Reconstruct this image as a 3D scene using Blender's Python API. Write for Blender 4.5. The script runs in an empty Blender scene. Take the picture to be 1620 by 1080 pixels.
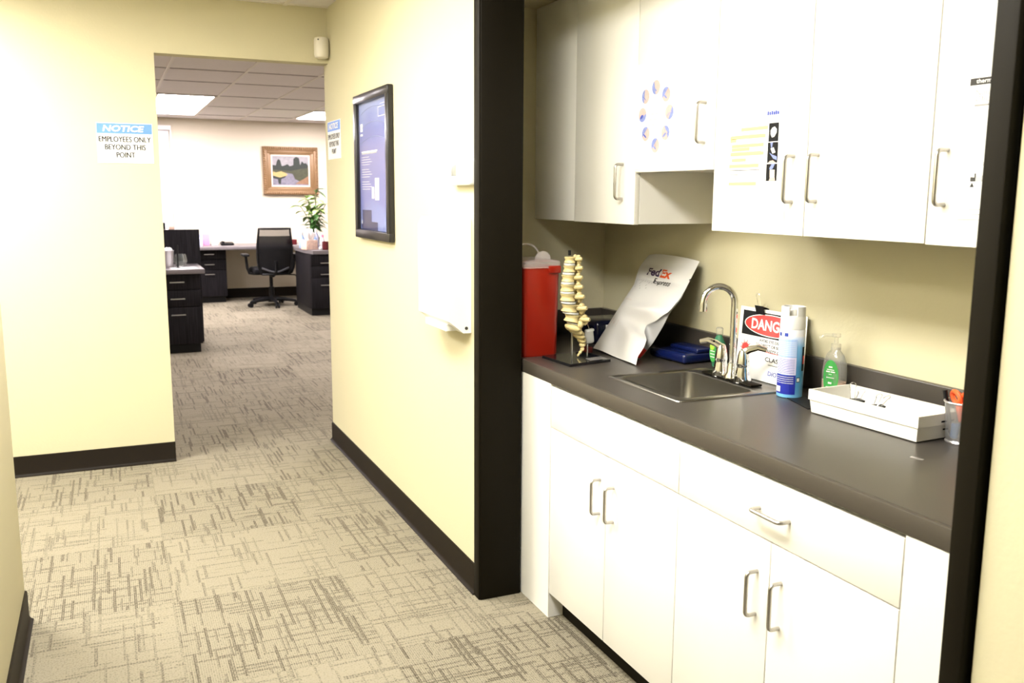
import bpy, bmesh, math, random
from mathutils import Vector, Matrix
random.seed(7)
C = bpy.context.scene.collection
PI = math.pi

# ------------------------------------------------------------------ camera
H = 1.44                                   # lens height above the carpet
FPX, YAW, PITCH, ROLL = 1433.39, 0.419090, 0.159407, 0.006304
cy_, sy_, cp_, sp_ = math.cos(YAW), math.sin(YAW), math.cos(PITCH), math.sin(PITCH)
FWD = Vector((sy_*cp_, cy_*cp_, -sp_))
r0_ = Vector((cy_, -sy_, 0)); u0_ = r0_.cross(FWD)
RGT = math.cos(ROLL)*r0_ + math.sin(ROLL)*u0_
UPV = -math.sin(ROLL)*r0_ + math.cos(ROLL)*u0_
cam_data = bpy.data.cameras.new('camera'); cam = bpy.data.objects.new('camera', cam_data); C.objects.link(cam)
cam.matrix_world = Matrix(((RGT.x, UPV.x, -FWD.x, 0), (RGT.y, UPV.y, -FWD.y, 0), (RGT.z, UPV.z, -FWD.z, H), (0, 0, 0, 1)))
cam_data.sensor_width = 36.0; cam_data.sensor_fit = 'HORIZONTAL'; cam_data.lens = FPX/1620*36
cam_data.clip_start = 0.05; cam_data.clip_end = 60
cam_data.dof.use_dof = True; cam_data.dof.focus_distance = 2.9; cam_data.dof.aperture_fstop = 6.5
bpy.context.scene.camera = cam

def at(px, py, axis, val):
    """the point of the photograph's survey: where the sight line of a measured spot meets a known plane"""
    d = RGT*((px-810)/FPX) - UPV*((py-540)/FPX) + FWD
    o = Vector((0, 0, H)); i = 'xyz'.index(axis)
    return o + d*((val-o[i])/d[i])

# ------------------------------------------------------------------ world, exposure, light levels
sc = bpy.context.scene
sc.view_settings.view_transform = 'Standard'; sc.view_settings.look = 'None'
sc.view_settings.exposure = 0.05; sc.view_settings.gamma = 1.0; sc.view_settings.use_curve_mapping = False
w = bpy.data.worlds.new('world'); sc.world = w; w.use_nodes = True
w.node_tree.nodes['Background'].inputs[0].default_value = (1, .97, .92, 1)
w.node_tree.nodes['Background'].inputs[1].default_value = 0.02
HALL_LIGHT = 84.0; FAR_LIGHT = 52.0
HALL_COL = (1.0, .97, .905); FAR_COL = (1.0, .92, .945)

# ------------------------------------------------------------------ materials
def mat(name, col, rough=.5, metal=0., var=.04, scale=20., bump=0., bscale=200., spec=.5, trans=0., alpha=1., emit=0., coat=0.):
    m = bpy.data.materials.new(name); m.use_nodes = True
    nt = m.node_tree; b = nt.nodes['Principled BSDF']
    b.inputs['Roughness'].default_value = rough; b.inputs['Metallic'].default_value = metal
    b.inputs['Specular IOR Level'].default_value = spec
    b.inputs['Transmission Weight'].default_value = trans; b.inputs['Alpha'].default_value = alpha
    b.inputs['Coat Weight'].default_value = coat
    c = (*col, 1)
    tc = nt.nodes.new('ShaderNodeTexCoord')
    if var > 0:
        n = nt.nodes.new('ShaderNodeTexNoise'); n.inputs['Scale'].default_value = scale; n.inputs['Detail'].default_value = 4
        nt.links.new(tc.outputs['Object'], n.inputs['Vector'])
        mx = nt.nodes.new('ShaderNodeMix'); mx.data_type = 'RGBA'
        mx.inputs[6].default_value = tuple(max(0, v*(1-var)) for v in col)+(1,)
        mx.inputs[7].default_value = tuple(min(1, v*(1+var)) for v in col)+(1,)
        nt.links.new(n.outputs['Fac'], mx.inputs[0]); nt.links.new(mx.outputs[2], b.inputs['Base Color'])
    else:
        b.inputs['Base Color'].default_value = c
    if bump > 0:
        n2 = nt.nodes.new('ShaderNodeTexNoise'); n2.inputs['Scale'].default_value = bscale; n2.inputs['Detail'].default_value = 3
        nt.links.new(tc.outputs['Object'], n2.inputs['Vector'])
        bp = nt.nodes.new('ShaderNodeBump'); bp.inputs['Strength'].default_value = bump; bp.inputs['Distance'].default_value = .002
        nt.links.new(n2.outputs['Fac'], bp.inputs['Height']); nt.links.new(bp.outputs['Normal'], b.inputs['Normal'])
    if emit > 0:
        b.inputs['Emission Color'].default_value = c; b.inputs['Emission Strength'].default_value = emit
    return m

class NT:
    """small helper for building maths node trees"""
    def __init__(s, nt): s.nt = nt
    def m(s, op, a, b=None, c=None):
        n = s.nt.nodes.new('ShaderNodeMath'); n.operation = op
        for i, v in enumerate((a, b, c)):
            if v is None: continue
            if isinstance(v, (int, float)): n.inputs[i].default_value = v
            else: s.nt.links.new(v, n.inputs[i])
        return n.outputs[0]
    def wn(s, a, b, c):
        x = s.nt.nodes.new('ShaderNodeCombineXYZ')
        for i, v in enumerate((a, b, c)):
            if isinstance(v, (int, float)): x.inputs[i].default_value = v
            else: s.nt.links.new(v, x.inputs[i])
        n = s.nt.nodes.new('ShaderNodeTexWhiteNoise'); n.noise_dimensions = '3D'
        s.nt.links.new(x.outputs[0], n.inputs['Vector']); return n.outputs['Value']
    def mix(s, f, a, b):
        n = s.nt.nodes.new('ShaderNodeMix'); n.data_type = 'RGBA'
        for i, v in ((0, f), (6, a), (7, b)):
            if isinstance(v, (int, float)): n.inputs[i].default_value = v
            elif isinstance(v, tuple): n.inputs[i].default_value = v
            else: s.nt.links.new(v, n.inputs[i])
        return n.outputs[2]
    def lerp(s, f, a, b): return s.m('ADD', s.m('MULTIPLY', f, b), s.m('MULTIPLY', s.m('SUBTRACT', 1., f), a))

def carpet_material():
    m = bpy.data.materials.new('carpet_tile'); m.use_nodes = True
    nt = m.node_tree; b = nt.nodes['Principled BSDF']; k = NT(nt)
    tc = nt.nodes.new('ShaderNodeTexCoord'); sp = nt.nodes.new('ShaderNodeSeparateXYZ')
    nt.links.new(tc.outputs['Object'], sp.inputs[0])
    X, Y = sp.outputs[0], sp.outputs[1]
    tx = k.m('DIVIDE', k.m('SUBTRACT', X, .14), .605); ty = k.m('DIVIDE', k.m('SUBTRACT', Y, 3.27), .635)
    cx, cy = k.m('FLOOR', tx), k.m('FLOOR', ty)
    fx, fy = k.m('FRACT', tx), k.m('FRACT', ty)
    rnd = k.wn(cx, cy, 3.3); kind = k.m('FRACT', k.m('MULTIPLY', k.m('ADD', cx, cy), .5))   # checker 0 / .5
    kind = k.m('LESS_THAN', kind, .25)
    u = k.lerp(kind, fx, fy); v = k.lerp(kind, fy, fx)
    cell = k.m('ADD', k.m('MULTIPLY', cx, 17.13), k.m('MULTIPLY', cy, 5.71))
    def dashes(a, bb, n, seg, thr, seed):
        i = k.m('FLOOR', k.m('MULTIPLY', a, n)); r = k.wn(i, seed, cell)
        j = k.m('FLOOR', k.m('MULTIPLY', k.m('ADD', bb, r), seg))
        return k.m('GREATER_THAN', k.wn(i, k.m('ADD', j, seed), cell), thr)
    d1 = dashes(u, v, 62, 3.0, .86, 1.0)
    d1b = dashes(u, v, 88, 6.0, .90, 4.0)
    d2 = dashes(v, u, 75, 2.4, .86, 2.0)
    d3 = dashes(v, u, 62, 5.0, .93, 6.0)
    rib = k.m('GREATER_THAN', k.m('FRACT', k.m('MULTIPLY', u, 88.)), .5)
    pit = k.m('GREATER_THAN', k.m('FRACT', k.m('MULTIPLY', v, 70.)), .35)
    n = nt.nodes.new('ShaderNodeTexNoise'); n.inputs['Scale'].default_value = 170; n.inputs['Detail'].default_value = 3
    nt.links.new(tc.outputs['Object'], n.inputs['Vector'])
    n2 = nt.nodes.new('ShaderNodeTexNoise'); n2.inputs['Scale'].default_value = 14; n2.inputs['Detail'].default_value = 3
    nt.links.new(tc.outputs['Object'], n2.inputs['Vector'])
    spk = k.m('SUBTRACT', n.outputs['Fac'], .5)
    strong = k.lerp(kind, .9, .62)
    ln = k.m('MAXIMUM', k.m('MULTIPLY', k.m('MULTIPLY', d1, strong), .72), k.m('MULTIPLY', d2, k.lerp(kind, .42, .34)))
    ln = k.m('MAXIMUM', ln, k.m('MULTIPLY', k.m('MULTIPLY', d1b, strong), .5))
    ln = k.m('MAXIMUM', ln, k.m('MULTIPLY', d3, .5))
    ln = k.m('MULTIPLY', ln, k.m('ADD', .7, k.m('MULTIPLY', pit, .3)))
    ln = k.m('MULTIPLY', ln, k.m('ADD', .62, k.m('MULTIPLY', n2.outputs['Fac'], .6)))
    ribs = k.m('MULTIPLY', k.m('MULTIPLY', rib, pit), k.lerp(kind, .40, .10))
    ex = k.m('MINIMUM', k.m('MINIMUM', fx, k.m('SUBTRACT', 1., fx)), k.m('MINIMUM', fy, k.m('SUBTRACT', 1., fy)))
    seam = k.m('MULTIPLY', k.m('LESS_THAN', ex, .006), .25)
    f = k.m('ADD', k.m('MAXIMUM', k.m('ADD', ln, ribs), seam), k.m('MULTIPLY', spk, 2.0))
    f = k.m('ADD', f, k.m('MULTIPLY', k.m('SUBTRACT', rnd, .5), .16))
    n_ = nt.nodes.new('ShaderNodeClamp'); nt.links.new(f, n_.inputs[0])
    col = k.mix(n_.outputs[0], (.225, .20, .148, 1), (.042, .035, .024, 1))
    nt.links.new(col, b.inputs['Base Color'])
    b.inputs['Roughness'].default_value = .95; b.inputs['Specular IOR Level'].default_value = .1
    bp = nt.nodes.new('ShaderNodeBump'); bp.inputs['Strength'].default_value = .5; bp.inputs['Distance'].default_value = .003
    nt.links.new(n.outputs['Fac'], bp.inputs['Height']); nt.links.new(bp.outputs['Normal'], b.inputs['Normal'])
    return m

def woodgrain(name, dark, light, rough=.45):
    m = bpy.data.materials.new(name); m.use_nodes = True
    nt = m.node_tree; b = nt.nodes['Principled BSDF']
    tc = nt.nodes.new('ShaderNodeTexCoord'); mp = nt.nodes.new('ShaderNodeMapping'); mp.inputs['Scale'].default_value = (60, 60, 2.5)
    n = nt.nodes.new('ShaderNodeTexNoise'); n.inputs['Scale'].default_value = 1.5; n.inputs['Detail'].default_value = 4
    nt.links.new(tc.outputs['Object'], mp.inputs[0]); nt.links.new(mp.outputs[0], n.inputs['Vector'])
    r = nt.nodes.new('ShaderNodeValToRGB'); r.color_ramp.elements[0].color = (*dark, 1); r.color_ramp.elements[1].color = (*light, 1)
    r.color_ramp.elements[0].position = .35; r.color_ramp.elements[1].position = .7
    nt.links.new(n.outputs['Fac'], r.inputs[0]); nt.links.new(r.outputs[0], b.inputs['Base Color']); b.inputs['Roughness'].default_value = rough; b.inputs['Specular IOR Level'].default_value = .15
    return m

def ramp_material(name, axis, lo, hi, stops, rough=.3, noise=0.):
    """printed colour bands along an object axis"""
    m = bpy.data.materials.new(name); m.use_nodes = True
    nt = m.node_tree; b = nt.nodes['Principled BSDF']; k = NT(nt)
    tc = nt.nodes.new('ShaderNodeTexCoord'); sp = nt.nodes.new('ShaderNodeSeparateXYZ'); nt.links.new(tc.outputs['Object'], sp.inputs[0])
    f = k.m('DIVIDE', k.m('SUBTRACT', sp.outputs['xyz'.index(axis)], lo), hi-lo)
    if noise:
        n = nt.nodes.new('ShaderNodeTexNoise'); n.inputs['Scale'].default_value = 9; nt.links.new(tc.outputs['Object'], n.inputs['Vector'])
        f = k.m('ADD', f, k.m('MULTIPLY', k.m('SUBTRACT', n.outputs['Fac'], .5), noise))
    r = nt.nodes.new('ShaderNodeValToRGB')
    while len(r.color_ramp.elements) < len(stops): r.color_ramp.elements.new(.5)
    for e, (p, c) in zip(r.color_ramp.elements, stops): e.position = p; e.color = (*c, 1)
    nt.links.new(f, r.inputs[0]); nt.links.new(r.outputs[0], b.inputs['Base Color']); b.inputs['Roughness'].default_value = rough
    return m

def mesh_metal():
    """expanded-metal sheet: a lattice with real holes"""
    m = bpy.data.materials.new('wire_mesh'); m.use_nodes = True
    nt = m.node_tree; b = nt.nodes['Principled BSDF']; k = NT(nt)
    b.inputs['Base Color'].default_value = (.55, .55, .58, 1); b.inputs['Metallic'].default_value = .8; b.inputs['Roughness'].default_value = .4
    tc = nt.nodes.new('ShaderNodeTexCoord'); sp = nt.nodes.new('ShaderNodeSeparateXYZ'); nt.links.new(tc.outputs['Object'], sp.inputs[0])
    ang = k.m('MULTIPLY', k.m('ARCTAN2', sp.outputs[1], sp.outputs[0]), 14.)
    zz = k.m('MULTIPLY', sp.outputs[2], 330.)
    a = k.m('ABSOLUTE', k.m('SUBTRACT', k.m('FRACT', k.m('ADD', ang, zz)), .5))
    c = k.m('ABSOLUTE', k.m('SUBTRACT', k.m('FRACT', k.m('SUBTRACT', ang, zz)), .5))
    hole = k.m('GREATER_THAN', k.m('MINIMUM', a, c), .17)
    nt.links.new(k.m('SUBTRACT', 1., hole), b.inputs['Alpha'])
    return m

M = {}
M['carpet'] = carpet_material()
M['wall'] = mat('cream_wall_paint', (.53, .49, .335), .75, var=.015, scale=3, bump=.25, bscale=90, spec=.25)
M['farwall'] = mat('pale_wall_paint', (.62, .56, .45), .75, var=.015, scale=3, bump=.1, bscale=90, spec=.25)
M['ceil'] = mat('ceiling_tile', (.68, .645, .635), .9, var=.05, scale=40, bump=.5, bscale=160, spec=.1)
M['tbar'] = mat('ceiling_bar', (.62, .58, .52), .5)
M['tbardark'] = mat('ceiling_bar_grey', (.30, .27, .255), .6)
M['base'] = mat('dark_rubber_base', (.009, .006, .0035), .5, var=.05, spec=.1)
M['trimdark'] = mat('dark_brown_trim', (.0065, .005, .0025), .55, var=.08, scale=5, spec=.08)
M['white'] = mat('white_laminate', (.72, .705, .66), .35, var=.01, scale=5)
M['whiteedge'] = mat('white_edge', (.70, .68, .62), .45, var=.02)
M['counter'] = mat('grey_brown_laminate', (.05, .043, .037), .33, var=.1, scale=350, bump=.05, bscale=500)
M['cedge'] = mat('counter_edge', (.055, .046, .036), .45, var=.08, scale=300)
M['nickel'] = mat('brushed_nickel', (.46, .44, .41), .32, 1.0, var=.05, scale=60)
M['steel'] = mat('stainless_steel', (.30, .285, .26), .3, 1.0, var=.06, scale=30)
M['chrome'] = mat('chrome', (.78, .78, .78), .07, 1.0, var=.01)
M['black'] = mat('black_plastic', (.007, .007, .008), .45, var=.05, spec=.2)
M['gloss'] = mat('gloss_black', (.008, .008, .009), .08, var=.02)
M['red'] = mat('red_plastic', (.27, .011, .003), .3, var=.06, scale=6)
M['clear'] = mat('clear_lid_plastic', (.90, .84, .84), .22, var=.02, trans=.55, alpha=.55)
M['bone'] = mat('bone_plastic', (.60, .50, .245), .5, var=.08, scale=40)
M['disc'] = mat('disc_plastic', (.55, .56, .55), .4, var=.03)
M['rod'] = mat('steel_rod', (.6, .6, .58), .25, 1.0, var=.02)
M['grey'] = mat('grey_plastic', (.36, .36, .34), .4, var=.04)
M['paper'] = mat('white_paper', (.76, .755, .74), .6, var=.01)
M['bagshade'] = mat('mailer_shade', (.26, .26, .265), .4, var=.03, scale=8)  # shade on the white mailer's gusset and back, put into the colour
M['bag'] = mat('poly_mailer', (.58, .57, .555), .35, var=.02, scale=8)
M['carton'] = mat('dark_red_card', (.13, .006, .006), .5, var=.05)
M['fedpurple'] = mat('purple_ink', (.03, .01, .05), .7, var=.02)
M['fedorange'] = mat('orange_ink', (.55, .07, .01), .5, var=.02)
M['inkgrey'] = mat('grey_ink', (.055, .053, .05), .7, var=.02, spec=.1)
M['inklight'] = mat('pale_ink', (.27, .265, .26), .6, var=.02)
M['inkpink'] = mat('faded_red_ink', (.50, .34, .31), .6, var=.02)
M['inkblack'] = mat('black_ink', (.012, .012, .013), .6, var=.02, spec=.1)
M['inkblue'] = mat('blue_ink', (.03, .06, .36), .5, var=.02)
M['signblue'] = mat('notice_blue_ink', (.09, .23, .68), .45, var=.12, scale=60)
M['signred'] = mat('danger_red_ink', (.66, .03, .025), .4, var=.02)
M['yellow'] = mat('highlighter_ink', (.64, .56, .20), .6, var=.03)
M['navy'] = mat('navy_vinyl', (.004, .009, .062), .25, var=.15, scale=20, bump=.3, bscale=40)
M['navydark'] = mat('dark_navy_vinyl', (.004, .005, .018), .2, var=.1, scale=20)
M['green'] = mat('green_label', (.05, .33, .07), .4, var=.08, scale=40)
M['lime'] = mat('lime_label', (.35, .55, .06), .4, var=.05)
M['pinkliq'] = mat('pink_liquid_soap', (.82, .55, .44), .2, var=.03)
M['bottle'] = mat('clear_bottle', (.88, .86, .80), .08, var=.01, trans=.75, alpha=.5)
M['greenliq'] = mat('green_liquid', (.06, .25, .14), .12, var=.06, trans=.2)
M['canblue'] = ramp_material('can_print', 'z', .0, .145, [(0, (.10, .32, .62)), (.35, (.05, .25, .5)), (.7, (.12, .36, .68)), (1, (.42, .56, .82))], .3, .15)
M['canpanel'] = mat('can_text_panel', (.60, .58, .80), .4, var=.05, scale=120)
M['canpale'] = mat('can_pale_blue', (.36, .50, .80), .4, var=.05)
M['cannavy'] = mat('can_navy', (.01, .02, .30), .35, var=.05)
M['cap'] = mat('white_cap_plastic', (.72, .72, .71), .4, var=.02)
M['orange'] = mat('orange_plastic', (.85, .12, .03), .35, var=.03)
M['blue'] = mat('blue_plastic', (.05, .20, .55), .35, var=.03)
M['wiremesh'] = mesh_metal()
M['foil'] = mat('silver_foil', (.6, .58, .6), .3, .8, var=.2, scale=400)
M['frameblack'] = mat('black_frame_lacquer', (.010, .009, .010), .28, var=.03)
M['poster'] = ramp_material('poster_print', 'z', -.02, .66, [(0, (.03, .035, .13)), (.12, (.22, .27, .56)), (.3, (.16, .18, .44)), (.62, (.24, .24, .48)), (.8, (.20, .23, .52)), (1, (.30, .36, .62))], .12, .25)
M['posterdark'] = mat('poster_dark_ink', (.03, .035, .12), .15, var=.03)
M['postermid'] = mat('poster_mid_ink', (.34, .40, .62), .15, var=.03)
M['posterwhite'] = mat('poster_white_ink', (.8, .82, .88), .15, var=.01)
M['glasspane'] = mat('poster_glass', (1, 1, 1), .03, var=.0, trans=1.0, alpha=.12)
M['appliance'] = mat('white_enamel', (.82, .82, .80), .35, var=.01)
M['offwhite'] = mat('ivory_plastic', (.66, .62, .53), .45, var=.02)
M['lcd'] = mat('grey_display', (.22, .23, .22), .3, var=.02)
M['espresso'] = woodgrain('espresso_laminate', (.003, .0025, .0035), (.014, .012, .015), .6)
M['fartop'] = mat('grey_worktop', (.15, .135, .14), .4, var=.06, scale=100)
M['farmetal'] = mat('satin_pull', (.6, .6, .6), .3, 1.0, var=.02)
M['fabric'] = mat('black_fabric', (.006, .006, .007), .9, var=.1, scale=200, spec=.1)
M['lumbar'] = mat('dark_grey_plastic', (.035, .035, .04), .5, var=.03)
M['mesh'] = mat('black_chair_mesh', (.008, .008, .009), .9, var=.1, scale=300, alpha=.97, spec=.1)
M['meshtop'] = mat('thin_chair_mesh', (.012, .012, .012), .9, var=.1, scale=300, alpha=.66, spec=.1)
M['gold'] = mat('carved_gilt_wood', (.20, .115, .05), .45, .15, var=.35, scale=70, bump=.9, bscale=80)
M['linen'] = mat('linen_liner', (.70, .62, .52), .8, var=.04)
M['leaf'] = mat('leaf_green', (.06, .16, .035), .45, var=.3, scale=30)
M['leaflight'] = mat('young_leaf_green', (.30, .45, .10), .45, var=.25, scale=30)
M['stem'] = mat('plant_stem', (.14, .17, .06), .6, var=.1)
M['tissue'] = mat('tissue_paper', (.85, .85, .87), .8, var=.01)
M['floral'] = mat('floral_print', (.80, .55, .45), .6, var=.35, scale=45)
M['maroon'] = mat('maroon_ceramic', (.10, .008, .012), .3, var=.05)
M['pink'] = mat('pink_card', (.80, .25, .42), .6, var=.03)
M['lilac'] = mat('lilac_plastic', (.55, .58, .82), .3, var=.04)
M['glass'] = mat('green_tint_glass', (.75, .82, .78), .04, var=.01, trans=.9, alpha=.4)
M['blind'] = mat('white_blind', (.74, .71, .72), .6, var=.02)
M['skin'] = mat('printed_skin_tone', (.46, .34, .31), .6, var=.15, scale=90)
M['printblue'] = mat('printed_pale_blue', (.17, .21, .45), .6, var=.35, scale=110)
M['printwhite'] = mat('printed_white', (.72, .70, .66), .6, var=.2, scale=120)
M['lighthall'] = mat('hall_diffuser', HALL_COL, .5, var=0, emit=HALL_LIGHT)
M['lightdim'] = mat('hall_diffuser_dim', HALL_COL, .5, var=0, emit=HALL_LIGHT*.64)  # same panel type, emission set lower to balance the corridor light
M['lightdimmest'] = mat('hall_diffuser_dimmest', HALL_COL, .5, var=0, emit=HALL_LIGHT*.39)  # weakest corridor panel, emission turned down for the light balance
M['lightfar'] = mat('office_diffuser', FAR_COL, .5, var=0, emit=FAR_LIGHT)
P_ = [mat('paint_sky', (.24, .225, .24), .6, var=.4, scale=25), mat('paint_tree', (.008, .013, .008), .6, var=.4, scale=40),
      mat('paint_field', (.035, .037, .014), .6, var=.5, scale=30), mat('paint_bush', (.34, .27, .10), .6, var=.25, scale=30),
      mat('paint_water', (.15, .14, .18), .6, var=.5, scale=35), mat('paint_path', (.2, .105, .055), .6, var=.3, scale=35)]

# ------------------------------------------------------------------ building helpers
XA_R, YA_U = Vector((0, -1, 0)), Vector((0, 0, 1))      # reading frame on a wall that faces the corridor (-x)
XA_F = Vector((1, 0, 0))                                # reading frame on a wall that faces the camera (-y)

class MB:
    def __init__(s): s.bm = bmesh.new(); s.mi = 0
    def _new(s, faces):
        for f in faces: f.material_index = s.mi
    def face(s, pts):
        f = s.bm.faces.new([s.bm.verts.new(Vector(p)) for p in pts]); f.material_index = s.mi; return s
    def box(s, x0, x1, y0, y1, z0, z1, bev=0., seg=2):
        return s.obox(Vector(((x0+x1)/2, (y0+y1)/2, (z0+z1)/2)), ((x1-x0)/2, (y1-y0)/2, (z1-z0)/2), None, bev, seg)
    def obox(s, c, h, R=None, bev=0., seg=2):
        t = bmesh.new(); bmesh.ops.create_cube(t, size=2)
        for v in t.verts: v.co = Vector((v.co.x*h[0], v.co.y*h[1], v.co.z*h[2]))
        if bev > 0: bmesh.ops.bevel(t, geom=t.edges[:], offset=bev, segments=seg, profile=.5, affect='EDGES')
        if R is not None:
            for v in t.verts: v.co = R @ v.co
        for v in t.verts: v.co += Vector(c)
        return s.merge(t)
    def merge(s, t, mi=None):
        mp = {v: s.bm.verts.new(v.co) for v in t.verts}
        for f in t.faces:
            try: g = s.bm.faces.new([mp[v] for v in f.verts]); g.material_index = s.mi
            except ValueError: pass
        t.free(); return s
    def tube(s, pts, r, seg=8, cap=True):
        pts = [Vector(p) for p in pts]; n = len(pts)
        rs = r if isinstance(r, (list, tuple)) else [r]*n
        rings = []; ref = None
        for i, p in enumerate(pts):
            d = (pts[min(i+1, n-1)]-pts[max(i-1, 0)]).normalized()
            if ref is None:
                ref = Vector((0, 0, 1)) if abs(d.z) < .9 else Vector((1, 0, 0))
            a = (ref - d*ref.dot(d)).normalized(); b = d.cross(a); ref = a
            rings.append([s.bm.verts.new(p + (a*math.cos(2*PI*k/seg)+b*math.sin(2*PI*k/seg))*rs[i]) for k in range(seg)])
        for i in range(n-1):
            for k in range(seg):
                f = s.bm.faces.new([rings[i][k], rings[i][(k+1) % seg], rings[i+1][(k+1) % seg], rings[i+1][k]]); f.material_index = s.mi
        if cap:
            for rg in (rings[0][::-1], rings[-1]):
                f = s.bm.faces.new(rg); f.material_index = s.mi
        return s
    def lathe(s, prof, c, seg=24, R=None, sx=1., sy=1.):
        c = Vector(c); rings = []
        for (r, z) in prof:
            ring = []
            for k in range(seg):
                v = Vector((r*math.cos(2*PI*k/seg)*sx, r*math.sin(2*PI*k/seg)*sy, z))
                if R is not None: v = R @ v
                ring.append(s.bm.verts.new(c+v))
            rings.append(ring)
        for i in range(len(rings)-1):
            for k in range(seg):
                f = s.bm.faces.new([rings[i][k], rings[i][(k+1) % seg], rings[i+1][(k+1) % seg], rings[i+1][k]]); f.material_index = s.mi
        for rg in (rings[0][::-1], rings[-1]):
            f = s.bm.faces.new(rg); f.material_index = s.mi
        return s
    def ell(s, c, r, R=None, u=12, v=8):
        t = bmesh.new(); bmesh.ops.create_uvsphere(t, u_segments=u, v_segments=v, radius=1)
        for q in t.verts:
            q.co = Vector((q.co.x*r[0], q.co.y*r[1], q.co.z*r[2]))
            if R is not None: q.co = R @ q.co
            q.co += Vector(c)
        return s.merge(t)
    def prism(s, pts, o, xa, ya, d):
        """outline (2D) in the frame o/xa/ya, given depth d against the frame's normal"""
        o, xa, ya = Vector(o), Vector(xa), Vector(ya); n = xa.cross(ya)
        a = [s.bm.verts.new(o+xa*p[0]+ya*p[1]) for p in pts]; b = [s.bm.verts.new(o+xa*p[0]+ya*p[1]-n*d) for p in pts]
        fs = [s.bm.faces.new(a), s.bm.faces.new(b[::-1])]
        for i in range(len(pts)):
            j = (i+1) % len(pts); fs.append(s.bm.faces.new([a[j], a[i], b[i], b[j]]))
        s._new(fs); return s
    def rect(s, o, xa, ya, x0, x1, y0, y1, lift=.0):
        o, xa, ya = Vector(o), Vector(xa), Vector(ya); n = xa.cross(ya)
        return s.face([o+xa*p+ya*q+n*lift for p, q in ((x0, y0), (x1, y0), (x1, y1), (x0, y1))])
    def text(s, body, o, xa, ya, cx, cy, h, wid=None, lift=.0006, shear=0., bold=0., fmap=None):
        cu = bpy.data.curves.new('lettering', 'FONT'); cu.body = body; cu.size = 1; cu.shear = shear; cu.offset = bold
        cu.align_x = 'CENTER'; cu.resolution_u = 3
        ob = bpy.data.objects.new('lettering', cu); C.objects.link(ob)
        dg = bpy.context.evaluated_depsgraph_get(); me = bpy.data.meshes.new_from_object(ob.evaluated_get(dg))
        bpy.data.objects.remove(ob); bpy.data.curves.remove(cu)
        co = [v.co.copy() for v in me.vertices]
        if not co: return s
        x0, x1 = min(c.x for c in co), max(c.x for c in co); y0, y1 = min(c.y for c in co), max(c.y for c in co)
        ky = h/(y1-y0); kx = (wid/(x1-x0)) if wid else ky
        o, xa, ya = Vector(o), Vector(xa), Vector(ya); n = xa.cross(ya)
        vs = []
        for c in co:
            a, b = cx+(c.x-(x0+x1)/2)*kx, cy+(c.y-(y0+y1)/2)*ky
            vs.append(s.bm.verts.new(fmap(a, b) if fmap else o+xa*a+ya*b+n*lift))
        for p in me.polygons:
            try: f = s.bm.faces.new([vs[i] for i in p.vertices]); f.material_index = s.mi
            except ValueError: pass
        bpy.data.meshes.remove(me); return s

OFF = {}
def emit_mesh(name, mb, mats, off, smooth=True, ang=35):
    for v in mb.bm.verts: v.co -= off
    bmesh.ops.recalc_face_normals(mb.bm, faces=mb.bm.faces[:]) if smooth != 'flat' else None
    me = bpy.data.meshes.new(name); mb.bm.to_mesh(me); mb.bm.free()
    for m in (mats if isinstance(mats, (list, tuple)) else [mats]): me.materials.append(M[m] if isinstance(m, str) else m)
    if smooth is True:
        for p in me.polygons: p.use_smooth = True
        me.set_sharp_from_angle(angle=math.radians(ang))
    o = bpy.data.objects.new(name, me); C.objects.link(o); return o
def thing(name, label, cat, loc, group=None):
    o = bpy.data.objects.new(name, None); C.objects.link(o); o.location = loc; o.empty_display_size = .05
    o['label'] = label; o['category'] = cat
    if group: o['group'] = group
    OFF[o] = Vector(loc); return o
def part(name, mb, mats, parent, smooth=True, label=None):
    o = emit_mesh(name, mb, mats, OFF[parent], smooth); o.parent = parent; OFF[o] = OFF[parent]
    if label: o['label'] = label
    return o
def single(name, mb, mats, label, cat, group=None, smooth=True):
    vs = [v.co for v in mb.bm.verts]
    loc = Vector(((min(v.x for v in vs)+max(v.x for v in vs))/2, (min(v.y for v in vs)+max(v.y for v in vs))/2, min(v.z for v in vs)))
    o = emit_mesh(name, mb, mats, loc, smooth); o.location = loc; o['label'] = label; o['category'] = cat
    if group: o['group'] = group
    OFF[o] = loc; return o
def struct(name, mb, mats, parent=None, smooth=True):
    o = emit_mesh(name, mb, mats, Vector((0, 0, 0)), smooth)
    if parent is not None: o.parent = parent
    else: o['kind'] = 'structure'
    OFF[o] = Vector((0, 0, 0)); return o
def arc(c, r, a0, a1, n, xa, ya):
    c, xa, ya = Vector(c), Vector(xa), Vector(ya)
    return [c+xa*(r*math.cos(a0+(a1-a0)*i/n))+ya*(r*math.sin(a0+(a1-a0)*i/n)) for i in range(n+1)]

# ------------------------------------------------------------------ the setting
XW, XC, XU, XB = 1.164, 1.319, 1.605, 1.940        # corridor wall, base cabinet fronts, wall cabinet fronts, alcove back wall
YJ, YN, YE = 2.853, 5.12, 5.22                     # left jamb face, notice wall, end of corridor wall
ZC, ZT, CEIL = .87, .826, 2.44                     # worktop, underside of its edge, ceiling
YS, YR = 3.39, .70                                 # alcove side walls
YK = .935                                          # right jamb
YF = 13.2                                          # office end wall

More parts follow.
